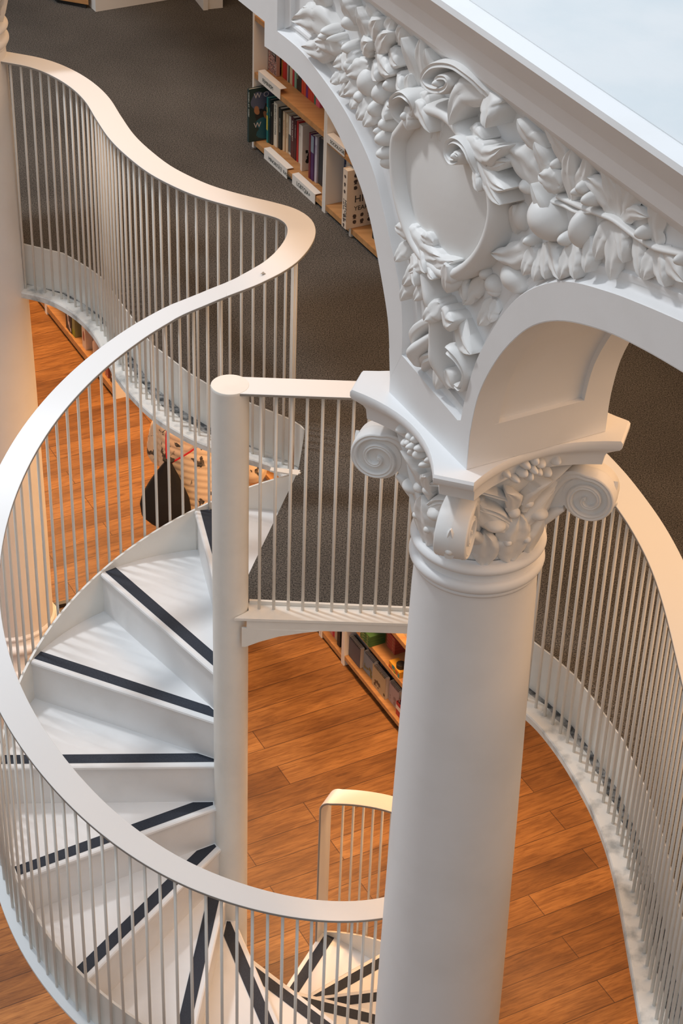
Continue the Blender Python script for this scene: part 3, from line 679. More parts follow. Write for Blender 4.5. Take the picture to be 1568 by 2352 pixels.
part('acanthus_leaf', lambda b: (
    leaf(b, facade, (-0.2390,5.9504), (-0.1187,5.8131), 0.09, 0.05, 0.09, 2, .02, 0.25),
    leaf(b, facade, (-0.2496,5.9547), (-0.3043,5.8823), 0.1125, 0.05, 0.09, 2, .02, -0.1),
    leaf(b, facade, (-0.2150,5.9230), (-0.2721,5.9154), 0.06, 0.03, 0.05, 2, .02, 0),
    leaf(b, facade, (-0.1215,5.8806), (-0.0001,5.8119), 0.0225, 0.01, 0.02, 2, .02, 0.2)))
part('acanthus_leaf', lambda b: (
    leaf(b, facade, (-0.1858,5.7918), (-0.3798,5.8588), 0.063, 0.07, 0.085, 4, .02, 0.15),
    leaf(b, facade, (-0.2043,5.7718), (-0.3831,5.8155), 0.06, 0.06, 0.07, 3, .02, 0.1),
    leaf(b, facade, (-0.2338,5.7668), (-0.4096,5.7496), 0.06, 0.06, 0.085, 3, .02, 0.12),
    leaf(b, facade, (-0.2427,5.7515), (-0.3950,5.6984), 0.0675, 0.06, 0.085, 2, .02, 0.05),
    leaf(b, facade, (-0.2387,5.7384), (-0.2911,5.6909), 0.045, 0.07, 0.09, 2, .02, 0),
    leaf(b, facade, (-0.1747,5.8147), (-0.2539,5.8230), 0.06, 0.05, 0.06, 2, .02, 0)))
part('acanthus_leaf', lambda b: (
    leaf(b, facade, (0.1126,5.7831), (-0.0061,5.7407), 0.0675, 0.07, 0.08, 2, .02, -0.1),
    leaf(b, facade, (0.1356,5.7606), (0.1164,5.6955), 0.0525, 0.07, 0.08, 2, .02, 0),
    leaf(b, facade, (0.1004,5.7805), (0.0407,5.6903), 0.0456, 0.02, 0.045, 2, .02, -0.1),
    leaf(b, facade, (0.0407,5.7983), (0.0035,5.6889), 0.036, 0.02, 0.045, 2, .02, 0),
    leaf(b, facade, (-0.0049,5.8235), (-0.0074,5.7002), 0.036, 0.02, 0.045, 2, .02, 0.1),
    leaf(b, facade, (0.1005,5.8041), (0.0254,5.7956), 0.06, 0.05, 0.06, 2, .02, 0)))
part('blade_leaf', lambda b: (
    leaf(b, facade, (0.1470,5.8041), (0.1984,5.9398), 0.06, 0.03, 0.07, 1, .02, 0.05),
    leaf(b, facade, (0.1158,5.8149), (0.1246,5.9659), 0.072, 0.03, 0.05, 1, .02, -0.05),
    leaf(b, facade, (0.0788,5.8483), (0.0968,5.9439), 0.06, 0.02, 0.05, 1, .02, 0),
    leaf(b, facade, (0.1736,5.7811), (0.1599,5.8456), 0.045, 0.05, 0.06, 1, .02, 0)))
part('fruit', lambda b: blob(b, facade, (0.3109,5.6267), 0.027, 0.0272, 0.06, 0, 0, 0))
part('fruit', lambda b: blob(b, facade, (0.3198,5.5777), 0.0255, 0.0288, 0.065, 0, 0, 0))
part('fruit', lambda b: blob(b, facade, (0.3159,5.5313), 0.0255, 0.024, 0.06, 0, 0, 0))
part('fruit', lambda b: blob(b, facade, (0.3084,5.5052), 0.018, 0.0256, 0.05, 0, 0, 0))
part('fruit', lambda b: blob(b, facade, (0.3586,5.5847), 0.015, 0.016, 0.05, 0, 0, 0))
part('oak_foliage', lambda b: (
    leaf(b, facade, (0.1286,5.3773), (-0.0931,5.3897), 0.09, 0.06, 0.07, 4, .02, 0.1),
    leaf(b, facade, (0.0654,5.3588), (-0.0419,5.3189), 0.0675, 0.05, 0.09, 3, .02, 0),
    leaf(b, facade, (0.0987,5.2995), (0.0097,5.2498), 0.0675, 0.05, 0.09, 3, .02, -0.1),
    leaf(b, facade, (0.1354,5.3483), (0.2120,5.3407), 0.0525, 0.04, 0.05, 2, .02, 0),
    leaf(b, facade, (0.1580,5.3086), (0.1859,5.2365), 0.054, 0.03, 0.06, 2, .02, 0),
    leaf(b, facade, (0.0346,5.3513), (-0.1597,5.4113), 0.06, 0.06, 0.07, 3, .02, 0.1),
    leaf(b, facade, (0.0433,5.3112), (0.0982,5.2039), 0.06, 0.05, 0.08, 3, .02, 0),
    leaf(b, facade, (0.0500,5.2501), (0.1061,5.1481), 0.06, 0.05, 0.08, 3, .02, 0.1),
    leaf(b, facade, (-0.0117,5.2811), (0.0303,5.1871), 0.057, 0.05, 0.08, 2, .02, 0),
    leaf(b, facade, (0.0006,5.3203), (-0.0884,5.3219), 0.045, 0.06, 0.09, 3, .02, 0)))
part('oak_foliage', lambda b: (
    leaf(b, facade, (-0.1423,5.3938), (-0.1365,5.2966), 0.06, 0.08, 0.07, 2, .02, 0),
    leaf(b, facade, (-0.1313,5.3544), (-0.1839,5.2891), 0.0525, 0.02, 0.04, 2, .02, 0),
    leaf(b, facade, (-0.0382,5.3525), (0.0687,5.2637), 0.045, 0.06, 0.08, 3, .02, 0),
    leaf(b, facade, (-0.0360,5.4067), (0.0274,5.4043), 0.045, 0.06, 0.07, 2, .02, 0)))
part('garland_stem', lambda b: band(b, facade, [(0.0074,5.2875),(-0.0376,5.2307),(-0.0561,5.1820),(-0.0658,5.0986),(-0.0813,5.0322),(-0.1213,4.9562)], [0.04, 0.055, 0.05, 0.04, 0.05, 0.03], [0.07, 0.08, 0.07, 0.07, 0.07, 0.03], 0.0, closed=False))
part('oak_foliage', lambda b: (
    leaf(b, facade, (-0.0929,5.2385), (-0.0498,5.1651), 0.0675, 0.06, 0.09, 2, .02, 0),
    leaf(b, facade, (-0.1078,5.2221), (-0.1827,5.2254), 0.075, 0.06, 0.07, 2, .02, 0.2)))
part('ribbon', lambda b: band(b, facade, [(-0.0456,5.1618),(0.0136,5.1084),(0.0431,5.0627),(0.0555,5.0029)], [0.03, 0.045, 0.05, 0.04], [0.05, 0.07, 0.075, 0.05], 0.05, closed=False))
part('ribbon', lambda b: band(b, facade, [(-0.0593,5.1186),(-0.0083,5.0614),(0.0338,5.0084),(0.0546,4.9510)], [.03,.05,.055,.05], [.05,.07,.085,.05], 0, closed=False))
part('ribbon', lambda b: band(b, facade, [(-0.0634,5.0437),(-0.0032,4.9956),(0.0441,4.9388)], [.03,.05,.045], [.05,.06,.03], .2, closed=False))
part('ribbon_leaf', lambda b: (
    leaf(b, facade, (-0.1168,5.2064), (-0.2713,5.1629), 0.105, 0.02, 0.06, 1, .02, 0.1),
    leaf(b, facade, (-0.0820,5.0339), (-0.0804,4.9343), 0.06, 0.04, 0.05, 1, .02, 0),
    leaf(b, facade, (-0.1137,5.0201), (-0.1695,4.9836), 0.06, 0.04, 0.04, 1, .02, 0)))
part('ribbon', lambda b: band(b, facade, [(-0.1182,5.0898),(-0.1649,5.1226),(-0.2091,5.1099),(-0.2386,5.0747),(-0.2206,5.0201),(-0.1797,5.0044)], [0.02, 0.045, 0.045, 0.035, 0.03, 0.02], [0.04, 0.08, 0.07, 0.06, 0.06, 0.05], 0.3, closed=False))
part('fruit', lambda b: blob(b, facade, (-0.5394,5.7153), 0.069, 0.0608, 0.075, 0.3, 0, 0))
part('fruit', lambda b: blob(b, facade, (-0.6944,5.7580), 0.036, 0.0576, 0.06, 0, 0, 0))
part('fruit', lambda b: blob(b, facade, (-0.3999,5.4682), 0.057, 0.0448, 0.05, 0, 0, 0))
part('fruit', lambda b: blob(b, facade, (-0.2920,5.3913), 0.03, 0.0288, 0.035, 0, 0, 0))
part('fruit', lambda b: blob(b, facade, (-0.5531,5.8748), 0.0165, 0.0176, 0.04, 0, 0, 0))
part('fruit', lambda b: blob(b, facade, (-0.6945,5.8768), 0.021, 0.0224, 0.055, 0, 0, 0))
part('fruit', lambda b: blob(b, facade, (-0.7300,5.8599), 0.021, 0.0224, 0.06, 0, 0, 0))
part('fruit', lambda b: blob(b, facade, (-0.6683,5.8522), 0.015, 0.016, 0.05, 0, 0, 0))
part('fruit', lambda b: blob(b, facade, (-0.4390,5.7631), 0.03, 0.0256, 0.05, 0, 0, 0))
part('fruit', lambda b: blob(b, facade, (-0.3978,5.6496), 0.033, 0.0416, 0.03, 0, 0, 0))
part('fruit', lambda b: blob(b, facade, (-0.9487,5.8693), 0.0195, 0.0208, 0.05, 0, 0, 0))
part('fruit', lambda b: blob(b, facade, (-1.1099,5.8761), 0.018, 0.0192, 0.05, 0, 0, 0))
part('fruit', lambda b: blob(b, facade, (-0.4767,5.6209), 0.018, 0.0192, 0.05, 0, 0, 0))
part('fruit', lambda b: blob(b, facade, (-0.6338,5.7003), 0.021, 0.0224, 0.05, 0, 0, 0))
part('fruit', lambda b: blob(b, facade, (-0.2544,5.4068), 0.018, 0.0192, 0.035, 0, 0, 0))
part('fruit', lambda b: blob(b, facade, (-0.2964,5.3748), 0.021, 0.0192, 0.03, 0, 0, 0))
part('oak_foliage', lambda b: (
    leaf(b, facade, (-0.5011,5.7872), (-0.3312,5.8335), 0.1125, 0.02, 0.05, 3, .02, 0.05),
    leaf(b, facade, (-0.5004,5.8900), (-0.4028,5.9434), 0.063, 0.03, 0.06, 2, .02, -0.1),
    leaf(b, facade, (-0.5332,5.8105), (-0.4753,5.9077), 0.0675, 0.02, 0.05, 2, .02, 0.05),
    leaf(b, facade, (-0.5988,5.8886), (-0.5103,5.9863), 0.072, 0.02, 0.05, 2, .02, 0.05),
    leaf(b, facade, (-0.6292,5.8099), (-0.6299,5.9552), 0.075, 0.02, 0.04, 2, .02, -0.1),
    leaf(b, facade, (-0.6309,5.8352), (-0.7034,5.9869), 0.06, 0.02, 0.04, 2, .02, 0.1),
    leaf(b, facade, (-0.5232,5.6568), (-0.4936,5.8008), 0.075, 0.03, 0.06, 2, .02, 0.2),
    leaf(b, facade, (-0.5895,5.8312), (-0.5159,5.8350), 0.075, 0.03, 0.055, 3, .02, 0),
    leaf(b, facade, (-0.5164,5.9173), (-0.5225,6.0038), 0.045, 0.02, 0.03, 2, .02, 0)))
part('branch', lambda b: band(b, facade, [(-0.5715,5.7917),(-0.6612,5.8084),(-0.7575,5.8289),(-0.8234,5.8417),(-0.9094,5.8408),(-1.0005,5.8494),(-1.1308,5.8932)], .020, [.026,.028,.028,.028,.026,.026,.026], 0, closed=False))
part('branch', lambda b: band(b, facade, [(-0.7292,5.8217),(-0.6642,5.7914),(-0.6043,5.7821),(-0.5442,5.7667)], .016, .028, 0, closed=False))
part('laurel_foliage', lambda b: (
    leaf(b, facade, (-0.8156,5.8430), (-0.6868,5.9037), 0.09, 0.008, 0.034, 3, .02, 0.1),
    leaf(b, facade, (-0.8210,5.8455), (-0.7502,5.9848), 0.093, 0.008, 0.034, 3, .02, 0.05),
    leaf(b, facade, (-0.8212,5.8451), (-0.8266,5.9946), 0.0825, 0.008, 0.032, 3, .02, -0.05),
    leaf(b, facade, (-0.8247,5.8468), (-0.9037,6.0000), 0.087, 0.008, 0.032, 3, .02, -0.05),
    leaf(b, facade, (-0.8253,5.8435), (-0.9697,5.9897), 0.09, 0.008, 0.032, 3, .02, -0.2),
    leaf(b, facade, (-0.8260,5.8395), (-0.9610,5.9171), 0.045, 0.008, 0.034, 2, .02, -0.1),
    leaf(b, facade, (-0.8167,5.8375), (-0.8455,5.6870), 0.093, 0.008, 0.034, 3, .02, 0),
    leaf(b, facade, (-0.8134,5.8354), (-0.7692,5.7042), 0.075, 0.008, 0.032, 2, .02, 0.1),
    leaf(b, facade, (-0.8191,5.8357), (-0.8865,5.7560), 0.0675, 0.008, 0.032, 2, .02, -0.05)))
part('laurel_foliage', lambda b: (
    leaf(b, facade, (-0.9767,5.8403), (-1.0526,5.9941), 0.0825, 0.008, 0.034, 3, .02, -0.25),
    leaf(b, facade, (-0.9773,5.8376), (-0.9729,5.7505), 0.069, 0.008, 0.032, 3, .02, 0),
    leaf(b, facade, (-0.9839,5.8414), (-1.0628,5.7786), 0.078, 0.008, 0.034, 3, .02, 0),
    leaf(b, facade, (-0.9912,5.8420), (-1.1317,5.8247), 0.075, 0.008, 0.032, 3, .02, 0),
    leaf(b, facade, (-0.8996,5.8345), (-0.9632,5.7518), 0.06, 0.008, 0.032, 2, .02, 0),
    leaf(b, facade, (-1.1084,5.8829), (-1.1462,6.0257), 0.075, 0.008, 0.032, 2, .02, 0),
    leaf(b, facade, (-1.1089,5.8808), (-1.2184,5.8570), 0.075, 0.008, 0.032, 2, .02, 0),
    leaf(b, facade, (-1.1084,5.8829), (-1.2349,5.9336), 0.075, 0.008, 0.032, 2, .02, 0)))
part('oak_foliage', lambda b: (
    leaf(b, facade, (-0.4918,5.6176), (-0.3151,5.5081), 0.078, 0.02, 0.05, 3, .02, -0.1),
    leaf(b, facade, (-0.4949,5.6073), (-0.4819,5.5222), 0.06, 0.03, 0.05, 2, .02, 0),
    leaf(b, facade, (-0.5316,5.6394), (-0.5870,5.5633), 0.063, 0.02, 0.05, 3, .02, 0),
    leaf(b, facade, (-0.5459,5.6438), (-0.6495,5.5947), 0.066, 0.02, 0.05, 3, .02, 0),
    leaf(b, facade, (-0.6528,5.6955), (-0.6533,5.5966), 0.069, 0.02, 0.05, 3, .02, 0),
    leaf(b, facade, (-0.6619,5.7024), (-0.7161,5.6282), 0.069, 0.02, 0.05, 3, .02, 0),
    leaf(b, facade, (-0.7244,5.7511), (-0.7595,5.6688), 0.057, 0.02, 0.05, 2, .02, 0),
    leaf(b, facade, (-0.3692,5.5913), (-0.3823,5.6822), 0.057, 0.01, 0.035, 2, .02, 0),
    leaf(b, facade, (-0.5185,5.6137), (-0.5361,5.5312), 0.057, 0.02, 0.05, 2, .02, 0),
    leaf(b, facade, (-0.2969,5.3449), (-0.2516,5.2395), 0.0675, 0.01, 0.03, 2, .02, 0),
    leaf(b, facade, (-0.3079,5.3506), (-0.3128,5.2831), 0.0525, 0.01, 0.03, 2, .02, 0),
    leaf(b, facade, (-0.2323,5.3817), (-0.1630,5.2617), 0.06, 0.01, 0.03, 2, .02, 0)))
part('oak_foliage', lambda b: (
    leaf(b, facade, (0.6450,5.7704), (0.8988,5.7319), 0.1125, 0.02, 0.06, 4, .02, 0.1),
    leaf(b, facade, (0.6446,5.7636), (0.8300,5.6724), 0.09, 0.02, 0.06, 3, .02, -0.1),
    leaf(b, facade, (0.7126,5.7789), (0.8452,5.7928), 0.0825, 0.02, 0.05, 3, .02, 0),
    leaf(b, facade, (0.5651,5.7739), (0.5378,5.7019), 0.0825, 0.03, 0.06, 3, .02, 0),
    leaf(b, facade, (0.6058,5.7516), (0.7394,5.7217), 0.0675, 0.03, 0.06, 2, .02, 0),
    leaf(b, facade, (0.7004,5.7356), (0.7476,5.6896), 0.045, 0.03, 0.05, 2, .02, 0),
    leaf(b, facade, (0.5351,5.7443), (0.6163,5.6920), 0.06, 0.03, 0.06, 2, .02, 0),
    leaf(b, facade, (0.5611,5.7136), (0.5712,5.6539), 0.06, 0.03, 0.06, 3, .02, 0),
    leaf(b, facade, (0.4588,5.8278), (0.4797,5.9264), 0.0825, 0.03, 0.06, 3, .02, 0.1),
    leaf(b, facade, (0.4330,5.8442), (0.3605,5.9305), 0.075, 0.03, 0.06, 3, .02, 0),
    leaf(b, facade, (0.5420,5.8437), (0.5751,5.9253), 0.075, 0.03, 0.06, 3, .02, 0),
    leaf(b, facade, (0.4112,5.8897), (0.4557,5.9459), 0.06, 0.02, 0.04, 2, .02, 0),
    leaf(b, facade, (0.7392,5.8235), (0.7994,5.8638), 0.075, 0.02, 0.04, 2, .02, 0)))
part('fruit', lambda b: blob(b, facade, (0.6704,5.7819), 0.024, 0.0192, 0.07, 0, 0, 0))
part('fruit', lambda b: blob(b, facade, (0.6891,5.7583), 0.0225, 0.016, 0.07, 0, 0, 0))
part('fruit', lambda b: blob(b, facade, (0.6327,5.7712), 0.0135, 0.0144, 0.07, 0, 0, 0))
part('fruit', lambda b: blob(b, facade, (0.5593,5.8466), 0.03, 0.0288, 0.06, 0, 0, 0))
part('fruit', lambda b: blob(b, facade, (0.5540,5.7698), 0.024, 0.0224, 0.06, 0, 0, 0))
part('fruit', lambda b: blob(b, facade, (0.5367,5.7215), 0.03, 0.0288, 0.06, 0, 0, 0))
part('fruit', lambda b: blob(b, facade, (0.4442,5.7029), 0.045, 0.0512, 0.06, 0.2, 0, 0.05))
part('fruit', lambda b: blob(b, facade, (0.3577,5.7034), 0.033, 0.0384, 0.06, 0, 0, 0))
part('fruit', lambda b: blob(b, facade, (0.4676,5.6493), 0.03, 0.0256, 0.06, 0, 0, 0))
part('fruit', lambda b: blob(b, facade, (0.3798,5.6464), 0.027, 0.032, 0.06, 0, 0, 0))
part('fruit', lambda b: blob(b, facade, (0.2960,5.7553), 0.0225, 0.0256, 0.06, 0, 0, 0))
part('fruit', lambda b: blob(b, facade, (0.3477,5.7932), 0.021, 0.0224, 0.04, 0, 0, 0))
part('fruit', lambda b: blob(b, facade, (0.2654,5.7070), 0.018, 0.0192, 0.06, 0, 0, 0))
part('oak_foliage', lambda b: (
    leaf(b, facade, (0.4039,5.8152), (0.2943,5.9160), 0.0675, 0.03, 0.06, 3, .02, 0),
    leaf(b, facade, (0.4023,5.7957), (0.2707,5.8003), 0.075, 0.03, 0.06, 4, .02, 0),
    leaf(b, facade, (0.4143,5.7775), (0.3451,5.7507), 0.0675, 0.03, 0.06, 3, .02, 0),
    leaf(b, facade, (0.4400,5.7607), (0.5319,5.6973), 0.0675, 0.03, 0.06, 3, .02, 0),
    leaf(b, facade, (0.4630,5.7039), (0.5414,5.6308), 0.0675, 0.03, 0.06, 3, .02, 0),
    leaf(b, facade, (0.4874,5.6596), (0.4916,5.6020), 0.06, 0.03, 0.06, 3, .02, 0),
    leaf(b, facade, (0.4191,5.6665), (0.4540,5.5825), 0.0675, 0.03, 0.06, 3, .02, 0),
    leaf(b, facade, (0.3774,5.6559), (0.4122,5.5789), 0.06, 0.03, 0.06, 3, .02, 0),
    leaf(b, facade, (0.3266,5.6904), (0.2835,5.6535), 0.06, 0.03, 0.06, 3, .02, 0),
    leaf(b, facade, (0.3230,5.8453), (0.2444,5.8361), 0.0675, 0.03, 0.05, 3, .02, 0),
    leaf(b, facade, (0.2701,5.7938), (0.2043,5.7802), 0.06, 0.03, 0.06, 2, .02, 0),
    leaf(b, facade, (0.4828,5.7849), (0.4065,5.8475), 0.0675, 0.03, 0.06, 3, .02, 0),
    leaf(b, facade, (0.3822,5.8609), (0.2997,5.9569), 0.0675, 0.02, 0.04, 2, .02, 0),
    leaf(b, facade, (0.2926,5.8815), (0.2481,5.9502), 0.06, 0.02, 0.04, 2, .02, 0),
    leaf(b, facade, (0.6194,5.6612), (0.6458,5.6225), 0.045, 0.02, 0.05, 2, .02, 0),
    leaf(b, facade, (0.5484,5.6613), (0.5871,5.6035), 0.0525, 0.02, 0.05, 3, .02, 0)))
#END_ORNAMENT
# ================================================================ SHELVING, BOOKS, STATIONERY
NE = -EV
def shelf_unit(name, u_hi, u_lo, v0, zb, boards, dep, top, label, cat='bookcase', endboard=True):
    th = thing(name, UV((u_hi+u_lo)/2, v0+dep/2, zb), label, cat, 'oak and white shelf units along the inner wall')
    for u in (u_hi, u_lo+.018):
        bm = B(); box_uv(bm, u-.018, u, v0-.004, v0+dep, zb, zb+top, bev=.001); link('side_panel', bm, m_white, th)
    for z0, z1 in boards:
        bm = B(); box_uv(bm, u_lo+.0185, u_hi-.0185, v0, v0+dep-.01, zb+z0, zb+z1, bev=.0015); link('shelf', bm, m_oakshelf, th)
    bm = B(); box_uv(bm, u_lo+.0185, u_hi-.0185, v0+dep-.012, v0+dep, zb+.05, zb+top-.01); link('back_panel', bm, m_white, th)
    bm = B(); box_uv(bm, u_lo+.0185, u_hi-.0185, v0+.07, v0+.085, zb, zb+boards[0][0]); link('toe_board', bm, m_dark, th)
    return th
VM = 1.686
shelf_unit('bookcase', 5.222, 4.322, VM, H, [(.018,.052),(.43,.465),(.77,.80)], .30, 1.9, 'wide bookcase on the carpet holding feminist titles under the left arch')
bc2 = shelf_unit('bookcase', 4.3205, 3.10, VM, H, [(.018,.052),(.41,.44),(.77,.80)], .30, 1.9, 'bookcase on the carpet holding the white history book, running behind the left arch curve')
bm = B(); box_uv(bm, 4.005, 4.023, VM-.004, VM+.28, H, H+.0178); box_uv(bm, 4.005, 4.023, VM-.004, VM-.0002, H+.0178, H+.052); link('support_foot', bm, m_white, bc2)
VG = 1.79
shelf_unit('bookcase', 5.30, 4.402, VG, 0, [(.018,.05),(.40,.43),(.72,.75)], .30, 1.7, 'bookcase on the wooden floor just left of the pink and red books')
shelf_unit('bookcase', 4.40, 4.097, VG, 0, [(.018,.055),(.37,.40),(.70,.73)], .30, 1.7, 'narrow bookcase on the wooden floor holding pink, red and black books')
shelf_unit('bookcase', 4.0955, 3.05, VG, 0, [(.05,.082),(.365,.40),(.665,.70)], .32, 1.7, 'wide bookcase on the wooden floor holding spiral sketchbooks')
VL = 1.675
shelf_unit('bookcase', 8.985, 7.57, VL, 0, [(.03,.085),(.40,.43),(.74,.77)], .30, 1.5, 'bookcase on the wooden floor behind the curved stair rail, holding picture boxes')
shelf_unit('bookcase', 9.90, 8.987, VL, 0, [(.03,.085),(.40,.43),(.74,.77)], .30, 1.5, 'bookcase on the wooden floor farthest to the left by the white column')
def sign(u_hi, u_lo, z, s, label, v=VM, tall=.062, dep_=.035, size=.03, dark=True):
    th = thing('shelf_sign', UV((u_hi+u_lo)/2, v-.004, z), label, 'shelf sign')
    bm = B(); box_uv(bm, u_lo, u_hi, v-.006, v-.002, z-tall, z, bev=.0008); box_uv(bm, u_lo, u_hi, v-.006, v+dep_, z+.0003, z+.003)
    link('holder', bm, m_white, th)
    uc = u_hi-.09
    x_ = u_hi-(u_hi-u_lo)*.2
    for w_ in s.split():
        o_ = text('lettering', w_, size, UV(x_, v-.0068, z-tall*.68), NE, (0,0,1), cm((.06,.08,.08)), th, .0004); x_ -= max((NE.dot(q.co) for q in o_.data.vertices))-min((NE.dot(q.co) for q in o_.data.vertices))+size*.6
sign(5.143, 4.865, H+.497, 'FEMINISM', 'white shelf sign reading FEMINISM on the upper board edge', tall=.060, size=.032)
sign(5.060, 4.765, H+.060, 'MINORITĂȚI  RASISM', 'white shelf sign on the lowest board, left of the LGBTQIA+ sign', tall=.062, size=.031)
sign(4.700, 4.420, H+.060, 'LGBTQIA+', 'white shelf sign reading LGBTQIA+ on the lowest board', tall=.060, size=.036)
sign(4.30, 4.10, H+.470, 'SOCIOLOGIE', 'white shelf sign half hidden by the arch, right of the FEMINISM sign', tall=.045, size=.028)
def book(u0, u1, v, z, h, dep, col, label, title=None, tcol=(.8,.78,.7), ts=None, up=False, toff=.05, group=None, page=m_paper, band_=None):
    """u0 > u1: spine faces the aisle at depth v"""
    w = u0-u1
    bm = B(); t = min(.0025, w*.15)
    box_uv(bm, u1, u1+t, v, v+dep, z, z+h, bev=.0004); box_uv(bm, u0-t, u0, v, v+dep, z, z+h, bev=.0004); box_uv(bm, u1+t, u0-t, v, v+t, z, z+h)
    o = link('book', bm, cm(col)); o.location = UV((u0+u1)/2, v, z); 
    for vv in o.data.vertices: vv.co -= o.location
    tag(o, label, 'book', group)
    bm = B(); box_uv(bm, u1+t+.0002, u0-t-.0002, v+t+.0002, v+dep-.004, z+.003, z+h-.004); link('page_block', bm, page, o)
    if title:
        sz = ts or w*.62
        if up: text('title', title, sz, UV((u0+u1)/2+sz*.33*-1+0, v-.0006, z+toff), (0,0,1), EV, cm(tcol), o, .0003)
        else: text('title', title, sz, UV((u0+u1)/2+sz*.33, v-.0006, z+h-toff), (0,0,-1), NE, cm(tcol), o, .0003)
    if band_:
        c2, a0, a1 = band_
        bm = B(); box_uv(bm, u1, u0, v-.0008, v-.0001, z+h*a0, z+h*a1); link('spine_band', bm, cm(c2), o)
    return o
def rect(bm, u0, u1, v, z0, z1, mi=0): box_uv(bm, min(u0,u1), max(u0,u1), v-.0009, v-.0002, z0, z1, mi)
ZB = H+.0525
G1 = 'books standing on the lowest board of the wide upper bookcase'
book(5.150,5.132,1.738,ZB,.277,.20,(.03,.20,.20),'teal book with a yellow edge on the lowest board, next to the large picture book','CITIES',(.75,.62,.1),.012,group=G1,toff=.06,band_=((.6,.5,.08),.28,.6))
book(5.1315,5.114,1.744,ZB,.270,.19,(.012,.03,.035),'black glossy book between the teal book and the white utopia book','GREEN STATE',(.15,.35,.3),.010,group=G1)
book(5.1135,5.096,1.747,ZB,.252,.18,(.02,.02,.02),'shorter black book touching the white utopia book','HOPE',(.4,.4,.3),.010,group=G1)
book(5.0955,5.052,1.757,ZB,.268,.17,(.70,.64,.52),'white thick book reading EVERYDAY UTOPIA down its spine','EVERYDAY UTOPIA',(.03,.03,.03),.021,group=G1,toff=.015)
book(5.0505,5.016,1.765,ZB,.250,.17,(.015,.02,.018),'black book right of the white utopia book','DIRTY WHITE',(.45,.42,.35),.014,group=G1,toff=.06)
book(5.0145,4.989,1.775,ZB,.240,.15,(.66,.50,.33),'cream paperback, left one of the cream pair','Race and Memory',(.45,.18,.08),.013,group=G1)
book(4.9875,4.962,1.782,ZB,.236,.15,(.68,.53,.35),'cream paperback, right one of the cream pair','Voices of a Nation',(.35,.2,.1),.013,group=G1)
book(4.9605,4.925,1.786,ZB,.232,.15,(.66,.60,.52),'off-white paperback with a grey block at the foot of its spine','',group=G1,band_=((.10,.11,.11),.06,.52))
book(4.9235,4.885,1.781,ZB,.246,.16,(.09,.022,.025),'dark maroon book, left one of the maroon pair','BLACK SOCIETY',(.75,.7,.62),.017,group=G1,toff=.02)
book(4.8835,4.856,1.781,ZB,.243,.16,(.07,.02,.022),'dark maroon book, right one of the maroon pair','IN THE SHADOW',(.6,.5,.42),.010,group=G1,toff=.03)
book(4.8545,4.836,1.783,ZB,.247,.16,(.48,.02,.02),'bright red book with a wide red top beside the maroon pair',group=G1)
book(4.8345,4.806,1.786,ZB,.236,.14,(.62,.55,.48),'pale book with faint red writing after the red book','ripped',(.5,.2,.15),.008,group=G1)
book(4.8045,4.785,1.788,ZB,.236,.14,(.66,.60,.50),'narrow pale book leaning its back to the white picture book',group=G1)
# white book shown half face-on
o = book(4.745,4.722,1.752,ZB,.272,.16,(.70,.62,.55),'tall white book with a black ink blot on its cover',group=G1)
bm = B()
for k,(dv,dz_,r) in enumerate(((.05,.07,.022),(.035,.06,.014),(.07,.085,.016),(.06,.05,.014),(.045,.10,.01),(.08,.06,.012),(.028,.115,.009))):
    vs = [bm.verts.new(UV(4.7212,1.752+dv+r*cos(g*pi/6)*(1+.25*((g*7+k)%3-1)),ZB+dz_+r*1.2*sin(g*pi/6)*(1+.2*((g*5+k)%3-1)))) for g in range(12)]; face(bm, vs)
link('cover_blot', bm, cm((.02,.02,.02)), o)
o = book(4.640,4.620,1.750,ZB,.272,.16,(.16,.02,.03),'dark red narrow book before the violet book',group=G1)
book(4.6185,4.585,1.752,ZB,.27,.17,(.07,.02,.10),'violet book with a pink patch and a grey top half',None,group=G1,band_=((.25,.30,.36),.62,.98))
book(4.5835,4.556,1.758,ZB,.274,.17,(.50,.46,.52),'pale lilac book left of the charcoal book','EQUALITY',(.2,.1,.3),.012,group=G1)
book(4.5545,4.500,1.768,ZB,.278,.17,(.03,.03,.035),'thick charcoal book at the right end of the lowest board',group=G1)
book(4.4985,4.484,1.772,ZB,.24,.15,(.60,.05,.03),'thin orange-red book tight against the white side panel',group=G1)
# face-out painting book standing at the left end
o = thing('book', UV(5.20,1.66,ZB), 'large picture book with women in blue dresses reading WOMEN AT WORK on its spine', 'book')
bm = B(); Dc = (UV(5.205,1.83,0)-UV(5.262,1.625,0)); Dc.z = 0; Dc.normalize(); Sc = Vector((Dc.y,-Dc.x,0)); P0 = UV(5.262,1.625,ZB+.001)
P0 = UV(5.178,1.640,ZB+.001); Dc = PV.copy(); Sc = EV.copy()
def obox(bm, d0, d1, s0, s1, z0, z1):
    vs = [bm.verts.new(P0+Dc*x+Sc*y+Vector((0,0,z))) for z in (z0,z1) for x,y in ((d0,s0),(d1,s0),(d1,s1),(d0,s1))]
    for q in ((3,2,1,0),(4,5,6,7),(0,1,5,4),(1,2,6,5),(2,3,7,6),(3,0,4,7)): face(bm, [vs[i] for i in q])
obox(bm, 0,.22,0,.003,0,.325); obox(bm, 0,.22,.017,.020,0,.325); obox(bm, 0,.003,.003,.017,0,.325)
link('cover', bm, cm((.02,.045,.045)), o)
bm = B(); obox(bm, .004,.216,.0035,.0165,.003,.321); link('page_block', bm, m_paper, o)
